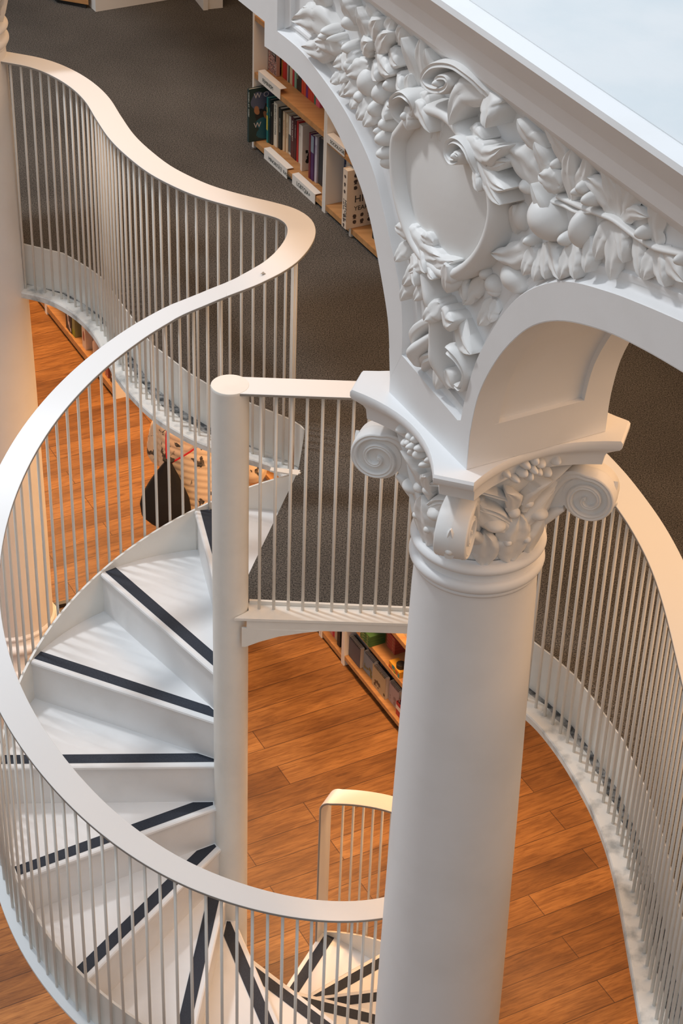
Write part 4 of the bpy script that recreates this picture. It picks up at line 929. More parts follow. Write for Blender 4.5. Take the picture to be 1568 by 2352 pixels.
def pats(lst, colr, nm):
    bm = B()
    for cx, cz, ra, rb, rot in lst:
        vs = []
        for g in range(16):
            t = 2*pi*g/16; x = ra*cos(t)*(1+.12*sin(3*t+cx*90)); y = rb*sin(t)*(1+.1*cos(2*t+cz*70))
            xx, yy = cx+x*cos(rot)-y*sin(rot), cz+x*sin(rot)+y*cos(rot)
            vs.append(bm.verts.new(P0+Dc*min(max(xx,.006),.196)+Sc*(-.0006-.00012*len(bm.faces))+Vector((0,0,min(max(yy,.004),.318)))))
        face(bm, vs)
    link(nm, bm, cm(colr), o)
pats([(.06,.24,.045,.06,.3),(.11,.26,.05,.04,0)], (.10,.12,.20), 'cover_print')
pats([(.12,.06,.07,.05,.3),(.09,.10,.04,.05,.8),(.15,.10,.03,.04,.2)], (.02,.12,.17), 'cover_print')
pats([(.13,.19,.022,.032,.1),(.05,.19,.016,.03,.2),(.11,.15,.015,.03,.6)], (.42,.20,.10), 'cover_print')
pats([(.13,.222,.026,.012,.1)], (.16,.05,.03), 'cover_print')
pats([(.07,.15,.03,.045,0)], (.02,.018,.02), 'cover_print')
pats([(.115,.125,.014,.022,.1)], (.36,.33,.34), 'cover_print')
text('title', 'W O', .045, P0+Dc*.03+Sc*(-.002)+Vector((0,0,.265)), Dc, (0,0,1), cm((.6,.58,.6)), o)
text('title', 'W', .045, P0+Dc*.03+Sc*(-.002)+Vector((0,0,.085)), Dc, (0,0,1), cm((.6,.58,.6)), o)
text('title', 'WOMEN  AT  WORK', .016, P0+Sc*.005+Dc*(-.0008)+Vector((0,0,.31)), (0,0,-1), -Sc, cm((.5,.55,.5)), o)
# second board
ZB2 = H+.4655; G2 = 'books standing on the second board of the wide upper bookcase'
o = thing('book', UV(5.15,1.78,ZB2), 'face-out book with a pink and black grid pattern on the second board', 'book')
bm = B(); box_uv(bm, 5.095, 5.203, 1.770, 1.792, ZB2, ZB2+.30, bev=.0008); link('cover', bm, cm((.55,.36,.30)), o)
bm = B(); box_uv(bm, 5.1995, 5.2038, 1.7695, 1.7925, ZB2, ZB2+.30); link('spine', bm, cm((.02,.02,.03)), o)
rnd = random.Random(3); bms = {}
for i in range(12):
    for j in range(30):
        c = rnd.choice([(.03,.02,.05),(.03,.02,.05),(.35,.03,.05),(.12,.05,.12),None,(.03,.02,.03)])
        if c is None: continue
        if c not in bms: bms[c] = B()
        u = 5.192-i*.0080; z = ZB2+.008+j*.0096; w = .0050 if rnd.random()<.6 else .0030
        rect(bms[c], u, u-w, 1.7697, z, z+(.0062 if rnd.random()<.5 else .004))
for c, b_ in bms.items(): link('cover_grid', b_, cm(c), o)
bm = B(); rect(bm, 5.175, 5.10, 1.7692, ZB2+.145, ZB2+.195); rect(bm, 5.155,5.10,1.7692,ZB2+.11,ZB2+.132); rect(bm, 5.115,5.10,1.7692,ZB2+.085,ZB2+.11); link('cover_block', bm, cm((.02,.02,.02)), o)
text('title', 'FO', .040, UV(5.166,1.7680,ZB2+.153), NE, (0,0,1), cm((.7,.6,.55)), o)
text('title', 'CODE', .014, UV(5.148,1.7680,ZB2+.116), NE, (0,0,1), cm((.7,.6,.55)), o)
for u0,u1,h,c,lb,tt in ((5.092,5.078,.25,(.50,.20,.03),'orange book behind the grid-patterned cover','' ),(5.0765,5.040,.26,(.55,.03,.02),'thick bright red book on the second board','RED ROSA'),(5.0385,5.022,.26,(.42,.03,.02),'slimmer red book beside the thick red one','R'),
    (5.0205,5.004,.22,(.40,.38,.33),'grey-beige book left of the tan book',''),(5.0025,4.990,.23,(.04,.06,.05),'dark green-black slim book before the tan book',''),(4.9885,4.955,.22,(.60,.48,.30),'tan book on the second board','Zami'),(4.9535,4.930,.24,(.48,.03,.04),'crimson book left of the mint book',''),
    (4.9285,4.902,.24,(.20,.38,.28),'mint green book on the second board','S'),(4.9005,4.872,.25,(.03,.025,.02),'black book with gold writing right of the mint book','Delta of Venus'),(4.8705,4.842,.25,(.035,.03,.028),'black book with white writing right of the gold-lettered one','Dusk'),
    (4.8405,4.815,.23,(.60,.07,.03),'orange-red paperback, left one of the orange-red pair','Fear'),(4.8135,4.788,.23,(.58,.08,.03),'orange-red paperback, right one of the orange-red pair','Sexing'),(4.7865,4.762,.23,(.16,.03,.18),'violet and black book on the second board','NO'),(4.7605,4.738,.23,(.55,.05,.03),'red paperback right of the violet book','S'),
    (4.7365,4.712,.23,(.55,.06,.03),'red paperback with yellow stripe near the arch','Nin'),(4.7105,4.688,.23,(.52,.05,.03),'last red paperback before the green book',''),(4.6865,4.668,.22,(.05,.20,.13),'green book between red and pink books',''),(4.6665,4.620,.22,(.60,.10,.16),'pink book nearest the arch edge on the second board','')):
    book(u0,u1,1.800,ZB2,h,.15,c,lb,tt or None,(.7,.6,.4),min(.014,(u0-u1)*.6),group=G2,toff=.10)
# narrow upper bookcase
G3 = 'books on the lowest board of the bookcase behind the arch curve'
ZB3 = H+.0525
book(4.299,4.268,1.79,ZB3,.285,.16,(.015,.035,.11),'navy blue book beside the white side panel','The Black House',(.5,.6,.75),.016,group=G3,toff=.055)
book(4.2665,4.250,1.79,ZB3,.25,.15,(.012,.015,.025),'thin black-blue book beside the navy book',None,group=G3)
o = book(4.2485,4.208,1.775,ZB3,.285,.16,(.68,.60,.50),'cream book reading HOMELANDS in red','HOMELANDS',(.55,.04,.02),.024,group=G3,toff=.04)
text('subtitle', 'TIMOTHY GARTON', .009, UV(4.24,1.7744,ZB3+.11), (0,0,-1), NE, cm((.1,.1,.1)), o)
book(4.2065,4.185,1.80,ZB3,.25,.15,(.03,.14,.18),'teal book behind the white history book',None,group=G3)
book(4.1835,4.160,1.80,ZB3,.23,.15,(.45,.20,.06),'orange book behind the white history book',None,group=G3)
# HISTORY book, turned so that both spine and cover show
o = thing('book', UV(4.12,1.68,ZB3), 'large white book reading HISTORY on its spine with small pictures on its cover', 'book')
P0 = UV(4.000,1.650,ZB3+.001); Dc = PV.copy(); Sc = EV.copy()
bm = B(); HH = .34
obox(bm, 0,.23,0,.003,0,HH); obox(bm, 0,.23,.045,.048,0,HH); obox(bm, 0,.003,.003,.045,0,HH); link('cover', bm, cm((.74,.62,.50)), o)
bm = B(); obox(bm, .004,.226,.0035,.0445,.003,HH-.004); link('page_block', bm, m_paper, o)
BLK = cm((.03,.03,.03))
text('title', 'HISTORY', .030, P0+Sc*.020-Dc*.0008+Vector((0,0,HH*.50)), (0,0,-1), -Sc, BLK, o)
text('subtitle', 'IN 1000 YEARS', .010, P0+Sc*.036-Dc*.0008+Vector((0,0,HH*.50)), (0,0,-1), -Sc, BLK, o)
text('title', 'HI', .058, P0-Sc*.0012+Dc*.045+Vector((0,0,HH*.44)), Dc, (0,0,1), BLK, o)
text('title', 'YEARS', .036, P0-Sc*.0012+Dc*.045+Vector((0,0,HH*.30)), Dc, (0,0,1), BLK, o)
bm = B(); rnd = random.Random(11)
def glyph(bm, org, X, Z, r, k):
    n_ = 10; vs = [bm.verts.new(org+X*(r*(.75+.35*rnd.random())*cos(2*pi*i/n_))+Z*(r*(.75+.35*rnd.random())*sin(2*pi*i/n_))) for i in range(n_)]; face(bm, vs)
    if k % 2: vs = [bm.verts.new(org+X*x*r+Z*y*r) for x,y in ((-.9,-1.3),(.9,-1.3),(.35,-.8),(-.35,-.8))]; face(bm, vs)
Zv = Vector((0,0,1))
for i in range(4):
    for j, zz in enumerate((.035,.070,.235,.272,.305)):
        glyph(bm, P0-Sc*.0013+Dc*(.05+i*.045)+Zv*zz, Dc, Zv, .0125, i+j)
for zz in (.018,.050,.075,.215,.255,.30): glyph(bm, P0-Dc*.0008+Sc*.025+Zv*zz, Sc, Zv, .010, int(zz*100))
link('cover_pictures', bm, cm((.07,.05,.045)), o)
o = book(3.862,3.822,1.735,ZB3,.22,.15,(.012,.018,.02),'dark book with white ring emblems right of the white history book',None)
bm = B()
for zz, r in ((.055,.012),(.10,.013),(.15,.013)):
    for k in range(20):
        a0, a1 = 2*pi*k/20, 2*pi*(k+1)/20
        face(bm, [bm.verts.new(UV(3.842+q*cos(g),1.7342,ZB3+zz+q*sin(g))) for q,g in ((r,a0),(r,a1),(r*.65,a1),(r*.65,a0))])
link('spine_emblem', bm, cm((.7,.68,.62)), o)
# ground floor narrow case
G4 = 'books on the lowest board of the narrow lower bookcase'; ZC = .0555
for u0,u1,h,c,lb in ((4.365,4.352,.22,(.55,.30,.26),'pale pink book at the left end of the narrow lower bookcase'),(4.3505,4.336,.22,(.52,.26,.24),'dusty pink book beside the pale pink one'),(4.3345,4.318,.21,(.60,.20,.20),'rose pink book in the narrow lower bookcase'),(4.3165,4.290,.22,(.50,.04,.06),'red book in the narrow lower bookcase'),(4.2885,4.272,.22,(.48,.40,.30),'cream book right of the red one below'),(4.2705,4.258,.21,(.5,.42,.3),'thin cream book below the landing edge')):
    book(u0,u1,1.83,ZC,h,.14,c,lb,None,group=G4)
book(4.225,4.190,1.815,ZC,.24,.15,(.015,.015,.018),'thick black book below the landing edge',None,group=G4)
book(4.172,4.150,1.815,ZC,.24,.15,(.012,.012,.014),'slim black book against the white side panel below',None,group=G4)
# spiral sketchbooks
def sketchbook(u0, u1, v, z, h, t, c, label, c2=None):
    th = thing('sketchbook', UV((u0+u1)/2, v+t/2, z), label, 'sketchbook', 'spiral sketchbooks on the lower shelf')
    bm = B(); box_uv(bm, u1, u0, v, v+.002, z, z+h, bev=.0004); link('cover', bm, cm(c), th)
    bm = B(); box_uv(bm, u1+.001, u0-.001, v+.0022, v+t-.002, z+.001, z+h-.002); link('page_block', bm, m_paper, th)
    bm = B(); box_uv(bm, u1, u0, v+t-.0018, v+t, z, z+h); link('back_cover', bm, cm((.03,.03,.03)), th)
    if c2:
        bm = B(); rnd = random.Random(int(u0*1000))
        for k in range(9):
            cx = u1+(u0-u1)*rnd.random()*.8+.01; cz = z+h*(.12+.3*rnd.random()); r = .006+.010*rnd.random()
            face(bm, [bm.verts.new(UV(min(max(cx+r*(.7+.5*rnd.random())*cos(2*pi*i/9),u1),u0), v-.0006-.0001*k, cz+r*(.7+.5*rnd.random())*sin(2*pi*i/9))) for i in range(9)])
        link('cover_picture', bm, cm(c2), th)
    bm = B(); nn = int((u0-u1-.02)/.0115)
    for k in range(nn):
        u = u1+.012+k*.0115
        tube(bm, [UV(u+.001*sin(g), v+t/2+(t/2+.003)*cos(g), z+h-.004+(.009)*sin(g)) for g in [2*pi*i/14 for i in range(14)]], .0014, 5, True)
    link('spiral_binding', bm, m_dark, th, True)
ZS = .0825
sketchbook(4.072,3.925,1.815,ZS,.155,.032,(.09,.09,.11),'dark grey boxed sketchbook at the left end of the row')
sketchbook(4.070,3.922,1.868,ZS,.17,.030,(.30,.30,.28),'sketchbook standing behind the dark grey one')
sketchbook(3.915,3.775,1.835,ZS,.150,.030,(.22,.27,.30),'grey-blue sketchbook with a misty picture, second in the row',(.20,.17,.06))
sketchbook(3.765,3.600,1.815,ZS,.165,.032,(.42,.33,.20),'brown sketchbook with a picture of stones, third in the row',(.08,.05,.03))
sketchbook(3.795,3.600,1.872,ZS,.18,.026,(.10,.11,.12),'black sketchbook behind the brown one')
sketchbook(3.595,3.470,1.838,ZS,.150,.030,(.42,.32,.30),'pale mauve sketchbook, right of the brown one',(.30,.2,.18))
th = thing('pencil_box', UV(3.42,1.83,ZS), 'open red box of pencils at the right end of the sketchbook row', 'box')
bm = B(); box_uv(bm, 3.36,3.46,1.815,1.818,ZS,ZS+.10); box_uv(bm, 3.36,3.46,1.857,1.86,ZS,ZS+.10); box_uv(bm, 3.36,3.363,1.818,1.857,ZS,ZS+.10); box_uv(bm, 3.457,3.46,1.818,1.857,ZS,ZS+.10); box_uv(bm,3.363,3.457,1.818,1.857,ZS,ZS+.003)
link('box', bm, cm((.38,.03,.03)), th)
bm = B(); rect(bm, 3.46,3.36,1.8148,ZS+.045,ZS+.075); link('label_band', bm, cm((.7,.6,.5)), th)
for i in range(7):
    bm = B(); p = UV(3.45-i*.013,1.83+.006*(i%3),ZS+.004); lathe(bm, (p.x,p.y), [(.0042,p.z),(.0042,p.z+.095),(.001,p.z+.108)], 8); link('pencil', bm, cm((.70,.42,.30)), th)
# second board below: boxes
ZS2 = .4005
def carton(name, u0, u1, v0, v1, z0, z1, c, label, cat, bands=None, layers=0):
    bm = B(); nl = max(layers,1); hh = (z1-z0)/nl
    for k in range(nl): box_uv(bm, u1+.0008*(k%2), u0-.0008*(k%2), v0+.0008*(k%2), v1, z0+k*hh+.0004, z0+(k+1)*hh, bev=.001)
    o = link(name, bm, cm(c)); o.location = UV((u0+u1)/2,(v0+v1)/2,z0)
    for vv in o.data.vertices: vv.co -= o.location
    tag(o, label, cat)
    if bands:
        bm = B(); rnd = random.Random(4)
        for k in range(bands[1]): 
            u = u1+(u0-u1)*rnd.random()*.85; z = z0+(z1-z0)*rnd.random()*.85; rect(bm, u+.006+.02*rnd.random(), u, v0-.0002, z, z+.004)
        link('printed_pattern', bm, cm(bands[0]), o)
    return o
for k in range(4):
    carton('gift_box', 3.862,3.742,1.772,1.882,ZS2+.020*k,ZS2+.020*k+.0195,(.04,.12,.035),['dark green decorated box, lowest of the green stack','dark green decorated box, second from the bottom of the green stack','dark green decorated box, third from the bottom of the green stack','dark green decorated box with pale specks on top of the green stack'][k],'box',((.20,.26,.10),8))
for k in range(5):
    carton('gift_box', 3.715,3.615,1.875,1.985,ZS2+.024*k,ZS2+.024*k+.0235,(.34,.06,.04),['red patterned box, lowest of the red stack','red patterned box, second from the bottom of the red stack','red patterned box in the middle of the red stack','red patterned box, second from the top of the red stack','red patterned box on top of the red stack'][k],'box',((.45,.20,.12),6))
carton('book', 4.02,3.885,1.80,1.98,ZS2,ZS2+.028,(.62,.60,.48),'pale book with a yellow cover lying flat left of the green boxes','book')
carton('greeting_card', 3.655,3.585,2.01,2.012,ZS2,ZS2+.11,(.55,.45,.42),'pale card standing behind the black-lidded box','card')
th = thing('paint_box', UV(3.47,1.83,ZS2), 'small colourful box with a round black lid on the lower shelf', 'box')
bm = B(); box_uv(bm, 3.41,3.54,1.795,1.86,ZS2,ZS2+.045, bev=.001); link('box', bm, cm((.60,.30,.03)), th)
for c, sq in (((.50,.10,.03),((3.54,3.50,0,.02),(3.46,3.43,.01,.035))),((.06,.25,.25),((3.50,3.47,.02,.045),(3.43,3.41,0,.03))),((.15,.30,.06),((3.48,3.455,0,.014),))):
    bm = B()
    for u0,u1,z0,z1 in sq: rect(bm, u0,u1,1.795,ZS2+z0,ZS2+z1)
    link('printed_shape', bm, cm(c), th)
bm = B(); p = UV(3.455,1.828,ZS2+.0455); lathe(bm, (p.x,p.y), [(.028,p.z),(.028,p.z+.026),(.026,p.z+.028)], 24); link('lid', bm, m_dark, th, True, 40)
th = thing('greeting_card', UV(3.45,1.82,.7005), 'cream card with a dark mark on the third board below the landing', 'card')
bm = B(); box_uv(bm, 3.36,3.50,1.83,1.833,.7005,.82); link('card_sheet', bm, cm((.70,.55,.33)), th)
bm = B(); rect(bm, 3.44,3.42,1.8298,.74,.79); link('printed_mark', bm, cm((.05,.04,.03)), th)
# left ground shelf
ZD = .0855
o = carton('picture_box', 8.58,8.462,1.69,1.74,ZD,ZD+.20,(.035,.03,.03),'dark box with a white animal picture behind the stair rail','box')
bm = B()
for u,z,ra,rb in ((8.54,.15,.012,.03),(8.525,.10,.010,.05),(8.505,.06,.012,.035),(8.48,.03,.012,.018),(8.55,.19,.012,.01)):
    face(bm, [bm.verts.new(UV(u+ra*cos(2*pi*i/12),1.6892,ZD+z+rb*sin(2*pi*i/12))) for i in range(12)])
link('animal_picture', bm, cm((.62,.52,.46)), o)
o = carton('picture_box', 8.459,8.40,1.695,1.80,ZD,ZD+.195,(.22,.22,.10),'olive and yellow-green box right of the animal picture box','box')
bm = B(); rect(bm, 8.459,8.40,1.6948,ZD,ZD+.06); link('green_band', bm, cm((.22,.24,.02)), o)
carton('picture_box', 8.36,8.29,1.74,1.80,ZD,ZD+.15,(.45,.38,.26),'small cream box with green print between olive and white boxes','box',((.12,.20,.04),14))
o = carton('picture_box', 8.262,8.19,1.70,1.76,ZD,ZD+.205,(.62,.50,.40),'white box with a red oval picture near the curved rail','box')
bm = B(); face(bm, [bm.verts.new(UV(8.225+.016*cos(2*pi*i/16),1.6992,ZD+.11+.045*sin(2*pi*i/16))) for i in range(16)]); link('oval_picture', bm, cm((.28,.08,.05)), o)
carton('picture_box', 8.185,8.13,1.76,1.80,ZD,ZD+.20,(.55,.40,.26),'plain beige box behind the white oval-picture box','box')
bm = B(); p = UV(8.06,1.76,ZD); lathe(bm, (p.x,p.y), [(.045,ZD),(.05,ZD+.02),(.05,ZD+.13),(.03,ZD+.16),(.03,ZD+.18)], 24); o = link('jar', bm, cm((.60,.42,.30))); o.location = (p.x,p.y,ZD)
for vv in o.data.vertices: vv.co -= o.location
for f in o.data.polygons: f.use_smooth = True
tag(o, 'beige round jar on the lower shelf partly hidden by the gallery edge', 'jar')
carton('picture_box', 7.80,7.74,1.70,1.76,ZD,ZD+.17,(.42,.12,.08),'red and white box seen between the curved rail and the gallery','box',((.6,.5,.45),10))
o = carton('picture_box', 7.70,7.640,1.70,1.76,ZD,ZD+.17,(.05,.025,.02),'dark brown box with two pale ovals by the end of the lower shelf','box')
bm = B()
for z in (.055,.085): face(bm, [bm.verts.new(UV(7.67+.009*cos(2*pi*i/12),1.6992,ZD+z+.012*sin(2*pi*i/12))) for i in range(12)])
link('oval_picture', bm, cm((.55,.42,.36)), o)
carton('picture_box', 7.635,7.60,1.71,1.77,ZD,ZD+.15,(.35,.15,.22),'thin pink and blue box touching the end panel','box')
# ---- furniture at the top edge on the carpet
th = thing('display_counter', UV(7.2,1.95,H), 'pale counter base at the top edge of the picture, left one', 'counter')
bm = B(); q0 = UV(7.4846,1.6266,0); q1 = UV(7.49,2.03,0); d = (q1-q0).normalized(); nrm = Vector((-d.y,d.x,0))
if nrm.dot(EV) < 0: nrm = -nrm
prism(bm, [(p.x,p.y) for p in (q0, q0+d*.85, q0+d*.85+nrm*.6, q0+nrm*.6)], H, H+.95); link('cabinet_body', bm, m_white, th)
bm = B(); prism(bm, [(p.x,p.y) for p in (q0-d*.02-nrm*.02, q0+d*.87-nrm*.02, q0+d*.87+nrm*.62, q0-d*.02+nrm*.62)], H+.951, H+.98); link('counter_top', bm, m_oakshelf, th)
th = thing('bookcase', UV(7.9,1.7,H), 'oak shelf end with dark gap left of the pale counter at the top edge', 'bookcase')
bm = B(); r0 = q0-d*.025+nrm*.06
prism(bm, [(p.x,p.y) for p in (r0, r0+nrm*.8, r0+nrm*.8-d*.16, r0-d*.16+nrm*.18)], H+.03, H+.30); link('shelf', bm, m_oakshelf, th)
bm = B(); prism(bm, [(p.x,p.y) for p in (r0+nrm*.02-d*.01, r0+nrm*.78-d*.01, r0+nrm*.78-d*.14, r0-d*.14+nrm*.2)], H, H+.0295); link('toe_board', bm, m_dark, th)
th = thing('display_pedestal', UV(7.3,2.35,H), 'small pale pedestal with a corner at the top edge of the picture', 'pedestal')
c0 = UV(7.2378,2.2978,0); c1 = UV(7.2225,2.411,0); cl = UV(7.4204,2.3011,0); d2 = (c1-c0).normalized(); n2 = Vector((-d2.y,d2.x,0))
if n2.dot(EV) < 0: n2 = -n2
bm = B(); prism(bm, [(p.x,p.y) for p in (c0, c0+d2*.125, c0+d2*.125+n2*.2, c0+n2*.2)], H, H+1.0); link('pedestal_body', bm, m_white, th)
bm = B(); prism(bm, [(p.x,p.y) for p in (c0-d2*.012-n2*.012+n2*.0, c0+d2*.02-n2*.012, c0+d2*.02-n2*.001, c0-d2*.001-n2*.001, c0-d2*.001+n2*.18, c0-d2*.012+n2*.18)], H, H+1.0); link('corner_strip', bm, m_white, th)
# dark stand foot on the wooden floor by the far column
th = thing('floor_stand', (-1.33,3.83,0), 'black metal stand foot on the wooden floor beside the far column base', 'stand')
bm = B()
for p, q in (((-1.42,3.80),(-1.20,3.90)),((-1.40,3.72),(-1.22,3.80)),((-1.40,3.72),(-1.42,3.80))):
    p, q = Vector((*p,0)), Vector((*q,0)); t = (q-p).normalized(); s_ = Vector((-t.y,t.x,0))*.017
    prism(bm, [(v.x,v.y) for v in (p-s_,q-s_,q+s_,p+s_)], .002, .03)
link('foot_frame', bm, m_dark, th)
# ================================================================ PERSON under the gallery
PX0, PY0 = -.42, 3.92
person = thing('person', (PX0,PY0,0), 'person seen from behind in cream quilted jacket with dark floral print below the gallery', 'person')
fwd = Vector((.25,.97,0)).normalized(); sid = Vector((fwd.y,-fwd.x,0))      # sid points to the person's right
def bp(s_, f_, z_): return Vector((PX0,PY0,0))+sid*s_+fwd*f_+Vector((0,0,z_))
def skin(name, verts, edges, m, parent, sub=2):
    me = bpy.data.meshes.new(name); me.from_pydata([v[0] for v in verts], edges, []); o = bpy.data.objects.new(name, me); COL.objects.link(o)
    sm = o.modifiers.new('s','SKIN'); sm.use_smooth_shade = True; ss_ = o.modifiers.new('u','SUBSURF'); ss_.levels = sub; ss_.render_levels = sub
    for i, v in enumerate(verts):
        r = v[1]; r = (r,r) if not isinstance(r,tuple) else r; me.skin_vertices[0].data[i].radius = r; me.skin_vertices[0].data[i].use_root = i == 0
    dg = bpy.context.evaluated_depsgraph_get(); m2 = bpy.data.meshes.new_from_object(o.evaluated_get(dg)); bpy.data.objects.remove(o)
    for f in m2.polygons: f.use_smooth = True
    m2.materials.clear(); m2.materials.append(m); r = bpy.data.objects.new(name, m2); COL.objects.link(r)
    if parent: r.parent = parent; r.location = -world_loc(parent)
    return r
m_skin = mat('skin', (.58,.36,.25), .5); m_trous = mat('dark_trousers', (.03,.035,.05), .8, bump=(80,.3,.002)); m_hair = mat('dark_hair', (.03,.02,.015), .45, bump=(90,.6,.004))
V = [(bp(0,0,.98),.12),(bp(0,0,1.18),.12),(bp(0,.01,1.36),.12),(bp(0,.02,1.47),.055),(bp(0,.05,1.54),.055),(bp(0,.07,1.62),.085),(bp(0,.07,1.70),.075),
     (bp(-.10,0,.90),.09),(bp(-.11,.01,.50),.062),(bp(-.11,-.01,.28),.055),(bp(-.11,-.02,.08),.038),(bp(-.12,.12,.035),.03),
     (bp(.10,0,.90),.09),(bp(.11,.01,.50),.062),(bp(.11,-.01,.28),.055),(bp(.11,-.02,.08),.038),(bp(.12,.12,.035),.03),
     (bp(-.19,.01,1.38),.055),(bp(-.26,.03,1.10),.042),(bp(-.16,.26,1.05),.032),(bp(-.13,.33,1.06),.026),
     (bp(.19,.01,1.38),.055),(bp(.27,.05,1.10),.042),(bp(.20,.28,1.08),.032),(bp(.17,.35,1.10),.026)]
E_ = [(0,1),(1,2),(2,3),(3,4),(4,5),(5,6),(0,7),(7,8),(8,9),(9,10),(10,11),(0,12),(12,13),(13,14),(14,15),(15,16),(2,17),(17,18),(18,19),(19,20),(2,21),(21,22),(22,23),(23,24)]
base_n = len(V)
for sgn, wi in ((-1,20),(1,24)):
    w0 = V[wi][0]
    for k, (ds, L_, r) in enumerate(((-.024,.060,.0085),(-.008,.075,.009),(.008,.07,.0088),(.022,.055,.008))):
        i = len(V); V += [(w0+sid*ds+fwd*.05+Vector((0,0,-.005)), .010),(w0+sid*ds*1.1+fwd*(.05+L_*.5)+Vector((0,0,.0)), r),(w0+sid*ds*1.1+fwd*(.05+L_*.8)+Vector((0,0,-.018)), r*.85)]
        E_ += [(wi,i),(i,i+1),(i+1,i+2)]
    i = len(V); V += [(w0-sid*sgn*.030+fwd*.02+Vector((0,0,.012)),.011),(w0-sid*sgn*.042+fwd*.055+Vector((0,0,.014)),.0088)]; E_ += [(wi,i),(i,i+1)]
body = skin('body', V, E_, m_skin, person)
# quilted jacket: lofted rings with horizontal puffs
def loft(bm, rings_, n=40, puff=0, period=.045, seed=0):
    rows = []; L_ = 0; prev_ = None
    for c_, ax, ay, ra, rb in rings_:
        if prev_ is not None: L_ += (c_-prev_).length
        prev_ = c_; k = 1+puff*abs(sin(pi*L_/period))**.6
        rows.append([bm.verts.new(c_+ax*(ra*k*cos(2*pi*i/n))+ay*(rb*k*sin(2*pi*i/n))) for i in range(n)])
    for A, C_ in zip(rows, rows[1:]):
        for i in range(n): face(bm, [A[i],A[(i+1)%n],C_[(i+1)%n],C_[i]])
    face(bm, rows[0][::-1]); face(bm, rows[-1])
def interp(keys, n):
    out = []
    for i in range(n+1):
        t = i/n*(len(keys)-1); j = min(int(t), len(keys)-2); f = t-j; f = f*f*(3-2*f) if False else f
        out.append([a_+(b_-a_)*f for a_, b_ in zip(keys[j], keys[j+1])])
    return out
def floral():
    m = mat('cream_floral_quilt', (.78,.62,.45), .6); nt = m.node_tree; b = nt.nodes['Principled BSDF']; L = nt.links.new
    tc = nt.nodes.new('ShaderNodeTexCoord'); n = nt.nodes.new('ShaderNodeTexNoise'); n.inputs['Scale'].default_value = 9; n.inputs['Detail'].default_value = 2; n.inputs['Distortion'].default_value = 1.8
    mp = nt.nodes.new('ShaderNodeMapping'); mp.inputs['Rotation'].default_value = (.5,.6,.3); mp.inputs['Scale'].default_value = (1.0,1.0,.7)
    r = nt.nodes.new('ShaderNodeValToRGB'); r.color_ramp.elements[0].position = .615; r.color_ramp.elements[1].position = .64
    r.color_ramp.elements[0].color = (.80,.64,.47,1); r.color_ramp.elements[1].color = (.05,.045,.04,1)
    w = nt.nodes.new('ShaderNodeTexNoise'); w.inputs['Scale'].default_value = 60
    r3 = nt.nodes.new('ShaderNodeValToRGB'); r3.color_ramp.elements[0].position = .35; r3.color_ramp.elements[1].position = .6; r3.color_ramp.elements[0].color = (.03,.03,.03,1); r3.color_ramp.elements[1].color = (.16,.13,.10,1)
    mx = nt.nodes.new('ShaderNodeMix'); mx.data_type = 'RGBA'; rr = nt.nodes.new('ShaderNodeValToRGB'); rr.color_ramp.elements[0].position = .60; rr.color_ramp.elements[1].position = .62
    L(tc.outputs['Object'], mp.inputs[0]); L(mp.outputs[0], n.inputs['Vector']); L(n.outputs['Fac'], rr.inputs[0]); L(tc.outputs['Object'], w.inputs['Vector']); L(w.outputs['Fac'], r3.inputs[0])
    L(rr.outputs[0], mx.inputs[0]); mx.inputs[6].default_value = (.80,.64,.47,1); L(r3.outputs[0], mx.inputs[7]); L(mx.outputs[2], b.inputs['Base Color'])
    return m
m_floral = floral()
bm = B(); Zv = Vector((0,0,1))
keys = [(.80,.0,.245,.165),(.84,.0,.27,.185),(.95,.0,.275,.19),(1.1,.0,.285,.19),(1.25,.0,.295,.185),(1.36,.0,.285,.165),(1.42,.01,.22,.13),(1.47,.02,.12,.10)]
loft(bm, [(bp(0,f_,z_), sid, fwd, a_, b_) for z_, f_, a_, b_ in interp(keys, 100)], 48, .045, .048)
link('jacket', bm, m_floral, person, True)
for sg in (-1,1):
    bm = B(); pts = [bp(sg*.20,.0,1.385), bp(sg*.265,.01,1.30), bp(sg*.30,.03,1.10), bp(sg*.255,.16,1.06), bp(sg*.19,.27,1.07)]
    cr = catmull(pts, 16); rr_ = [(.085+(.075-.085)*i/len(cr)) if i < len(cr)*.7 else .075-.022*((i-len(cr)*.7)/(len(cr)*.3)) for i in range(len(cr))]
    rings_ = []
    for i, p in enumerate(cr):
        t = (cr[min(i+1,len(cr)-1)]-cr[max(i-1,0)]).normalized(); x = t.cross(Vector((.3,.2,1))).normalized() if abs(t.z) < .9 else t.cross(fwd).normalized()
        if i and x.dot(px_) < 0: x = -x
        px_ = x; rings_.append((p, x, t.cross(x), rr_[i], rr_[i]))
    loft(bm, rings_, 28, .07, .045); link('sleeve', bm, m_floral, person, True)
bm = B(); loft(bm, [(bp(0,.0,z_), sid, fwd, a_, b_) for z_, a_, b_ in interp([(.72,.17,.12),(.85,.19,.14),(.99,.17,.13)], 8)], 32); 
for sg in (-1,1): loft(bm, [(bp(sg*.10,.0,z_), sid, fwd, a_, b_) for z_, a_, b_ in interp([(.07,.062,.068),(.30,.07,.078),(.50,.078,.085),(.78,.10,.12)], 14)], 28)
link('trousers', bm, m_trous, person, True)
for sg in (-1,1):
    bm = B(); loft(bm, [(bp(sg*.11,f_,.001+z_), sid, Zv, a_, b_) for f_, z_, a_, b_ in interp([(-.085,.04,.02,.02),(-.07,.045,.042,.044),(0,.045,.045,.044),(.10,.035,.05,.034),(.17,.028,.04,.026),(.185,.02,.012,.014)], 20)], 20); link('shoe', bm, m_dark, person, True)
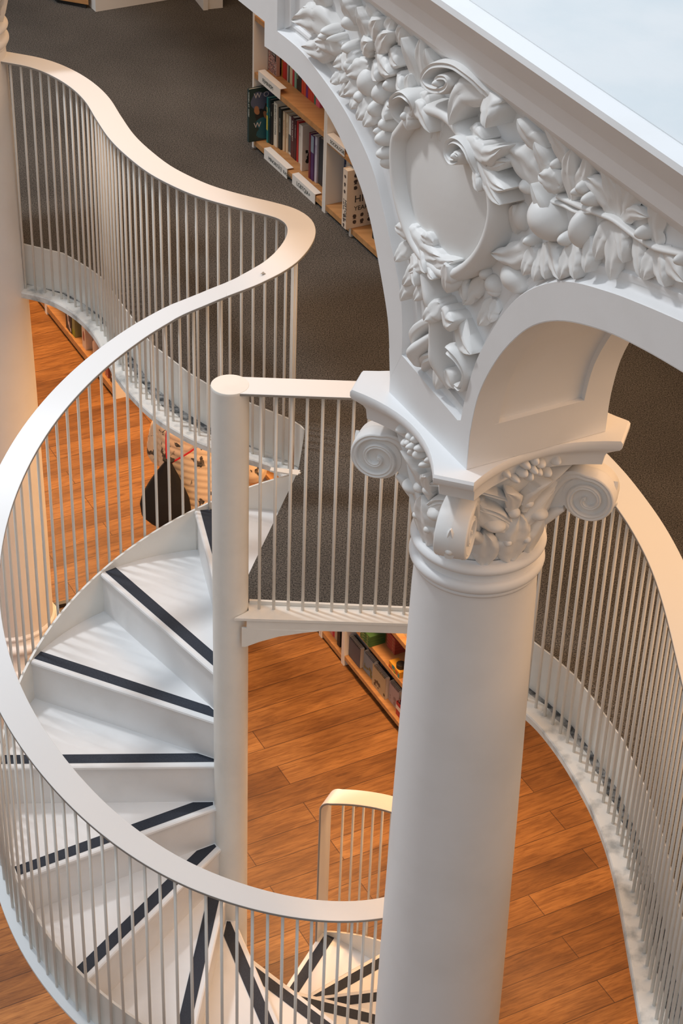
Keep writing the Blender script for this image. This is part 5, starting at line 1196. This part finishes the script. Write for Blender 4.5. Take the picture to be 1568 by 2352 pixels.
bm = B(); loft(bm, [(bp(0,f_,z_), sid, fwd, a_, b_) for z_, f_, a_, b_ in interp([(1.44,-.02,.05,.04),(1.50,-.01,.085,.07),(1.58,.02,.102,.095),(1.68,.045,.10,.105),(1.76,.06,.075,.08),(1.79,.065,.02,.02)], 24)], 32); link('hair', bm, m_hair, person, True)
bm = B()
for sg in (-1,1): loft(bm, [(bp(sg*.032,.148+d_,1.645), sid, Zv, r_, r_) for d_, r_ in ((-.006,.012),(0,.010),(.004,.002))], 12)
link('eye', bm, m_dark, person, True)
bm = B(); loft(bm, [(bp(0,.15+d_,1.60+z_), sid, Zv, r_, r_*1.2) for d_, z_, r_ in ((-.01,.01,.016),(.005,.0,.014),(.018,-.004,.007),(.021,-.005,.001))], 12)
loft(bm, [(bp(0,.140+d_,1.565), sid, Zv, r_, r_*.3) for d_, r_ in ((-.006,.026),(.002,.022),(.006,.004))], 12)
link('nose_and_mouth', bm, m_skin, person, True)
# drawstring bag on the back
bag = thing('drawstring_bag', bp(-.17,-.25,.80), 'black cloth drawstring bag with red cords hanging on the person\'s back', 'bag')
m_cloth = mat('black_cloth', (.006,.006,.008), .85, bump=(120,.4,.002)); bm = B()
keys = [(.76,.02,.02),(.775,.09,.06),(.82,.15,.085),(.90,.165,.09),(.98,.15,.085),(1.06,.115,.06),(1.14,.075,.045),(1.21,.035,.026),(1.235,.022,.02),(1.255,.042,.028),(1.26,.01,.01)]
rows = []; R_ = interp(keys, 44)
for k, (z_, a_, b_) in enumerate(R_):
    f = k/44; rows.append([bm.verts.new(bp(-.19+.05*f+a_*cos(2*pi*i/60)*(1+.035*sin(9*2*pi*i/60)*max(0,f-.35)*2.2), -.25+b_*sin(2*pi*i/60)*(1+.06*sin(9*2*pi*i/60)*max(0,f-.35)*2.2), z_)) for i in range(60)])
for A, C_ in zip(rows, rows[1:]):
    for i in range(60): face(bm, [A[i],A[(i+1)%60],C_[(i+1)%60],C_[i]])
face(bm, rows[0][::-1]); face(bm, rows[-1]); link('cloth_sack', bm, m_cloth, bag, True)
m_cord = mat('red_cord', (.55,.015,.02), .6)
for pts in ([bp(-.155,-.25,1.235),bp(-.17,-.225,1.33),bp(-.18,-.16,1.43),bp(-.16,-.03,1.50),bp(-.15,.06,1.49)],[bp(-.13,-.25,1.235),bp(.0,-.225,1.34),bp(.09,-.165,1.435),bp(.13,-.03,1.50),bp(.13,.06,1.49)],[bp(.0,-.235,.83),bp(.12,-.235,.95),bp(.23,-.17,1.06),bp(.28,-.09,1.12)],[bp(.005,-.245,.825),bp(.13,-.24,.935),bp(.235,-.175,1.045),bp(.285,-.09,1.11)]):
    bm = B(); tube(bm, catmull(pts, 8), .006, 8); link('cord', bm, m_cord, bag, True)
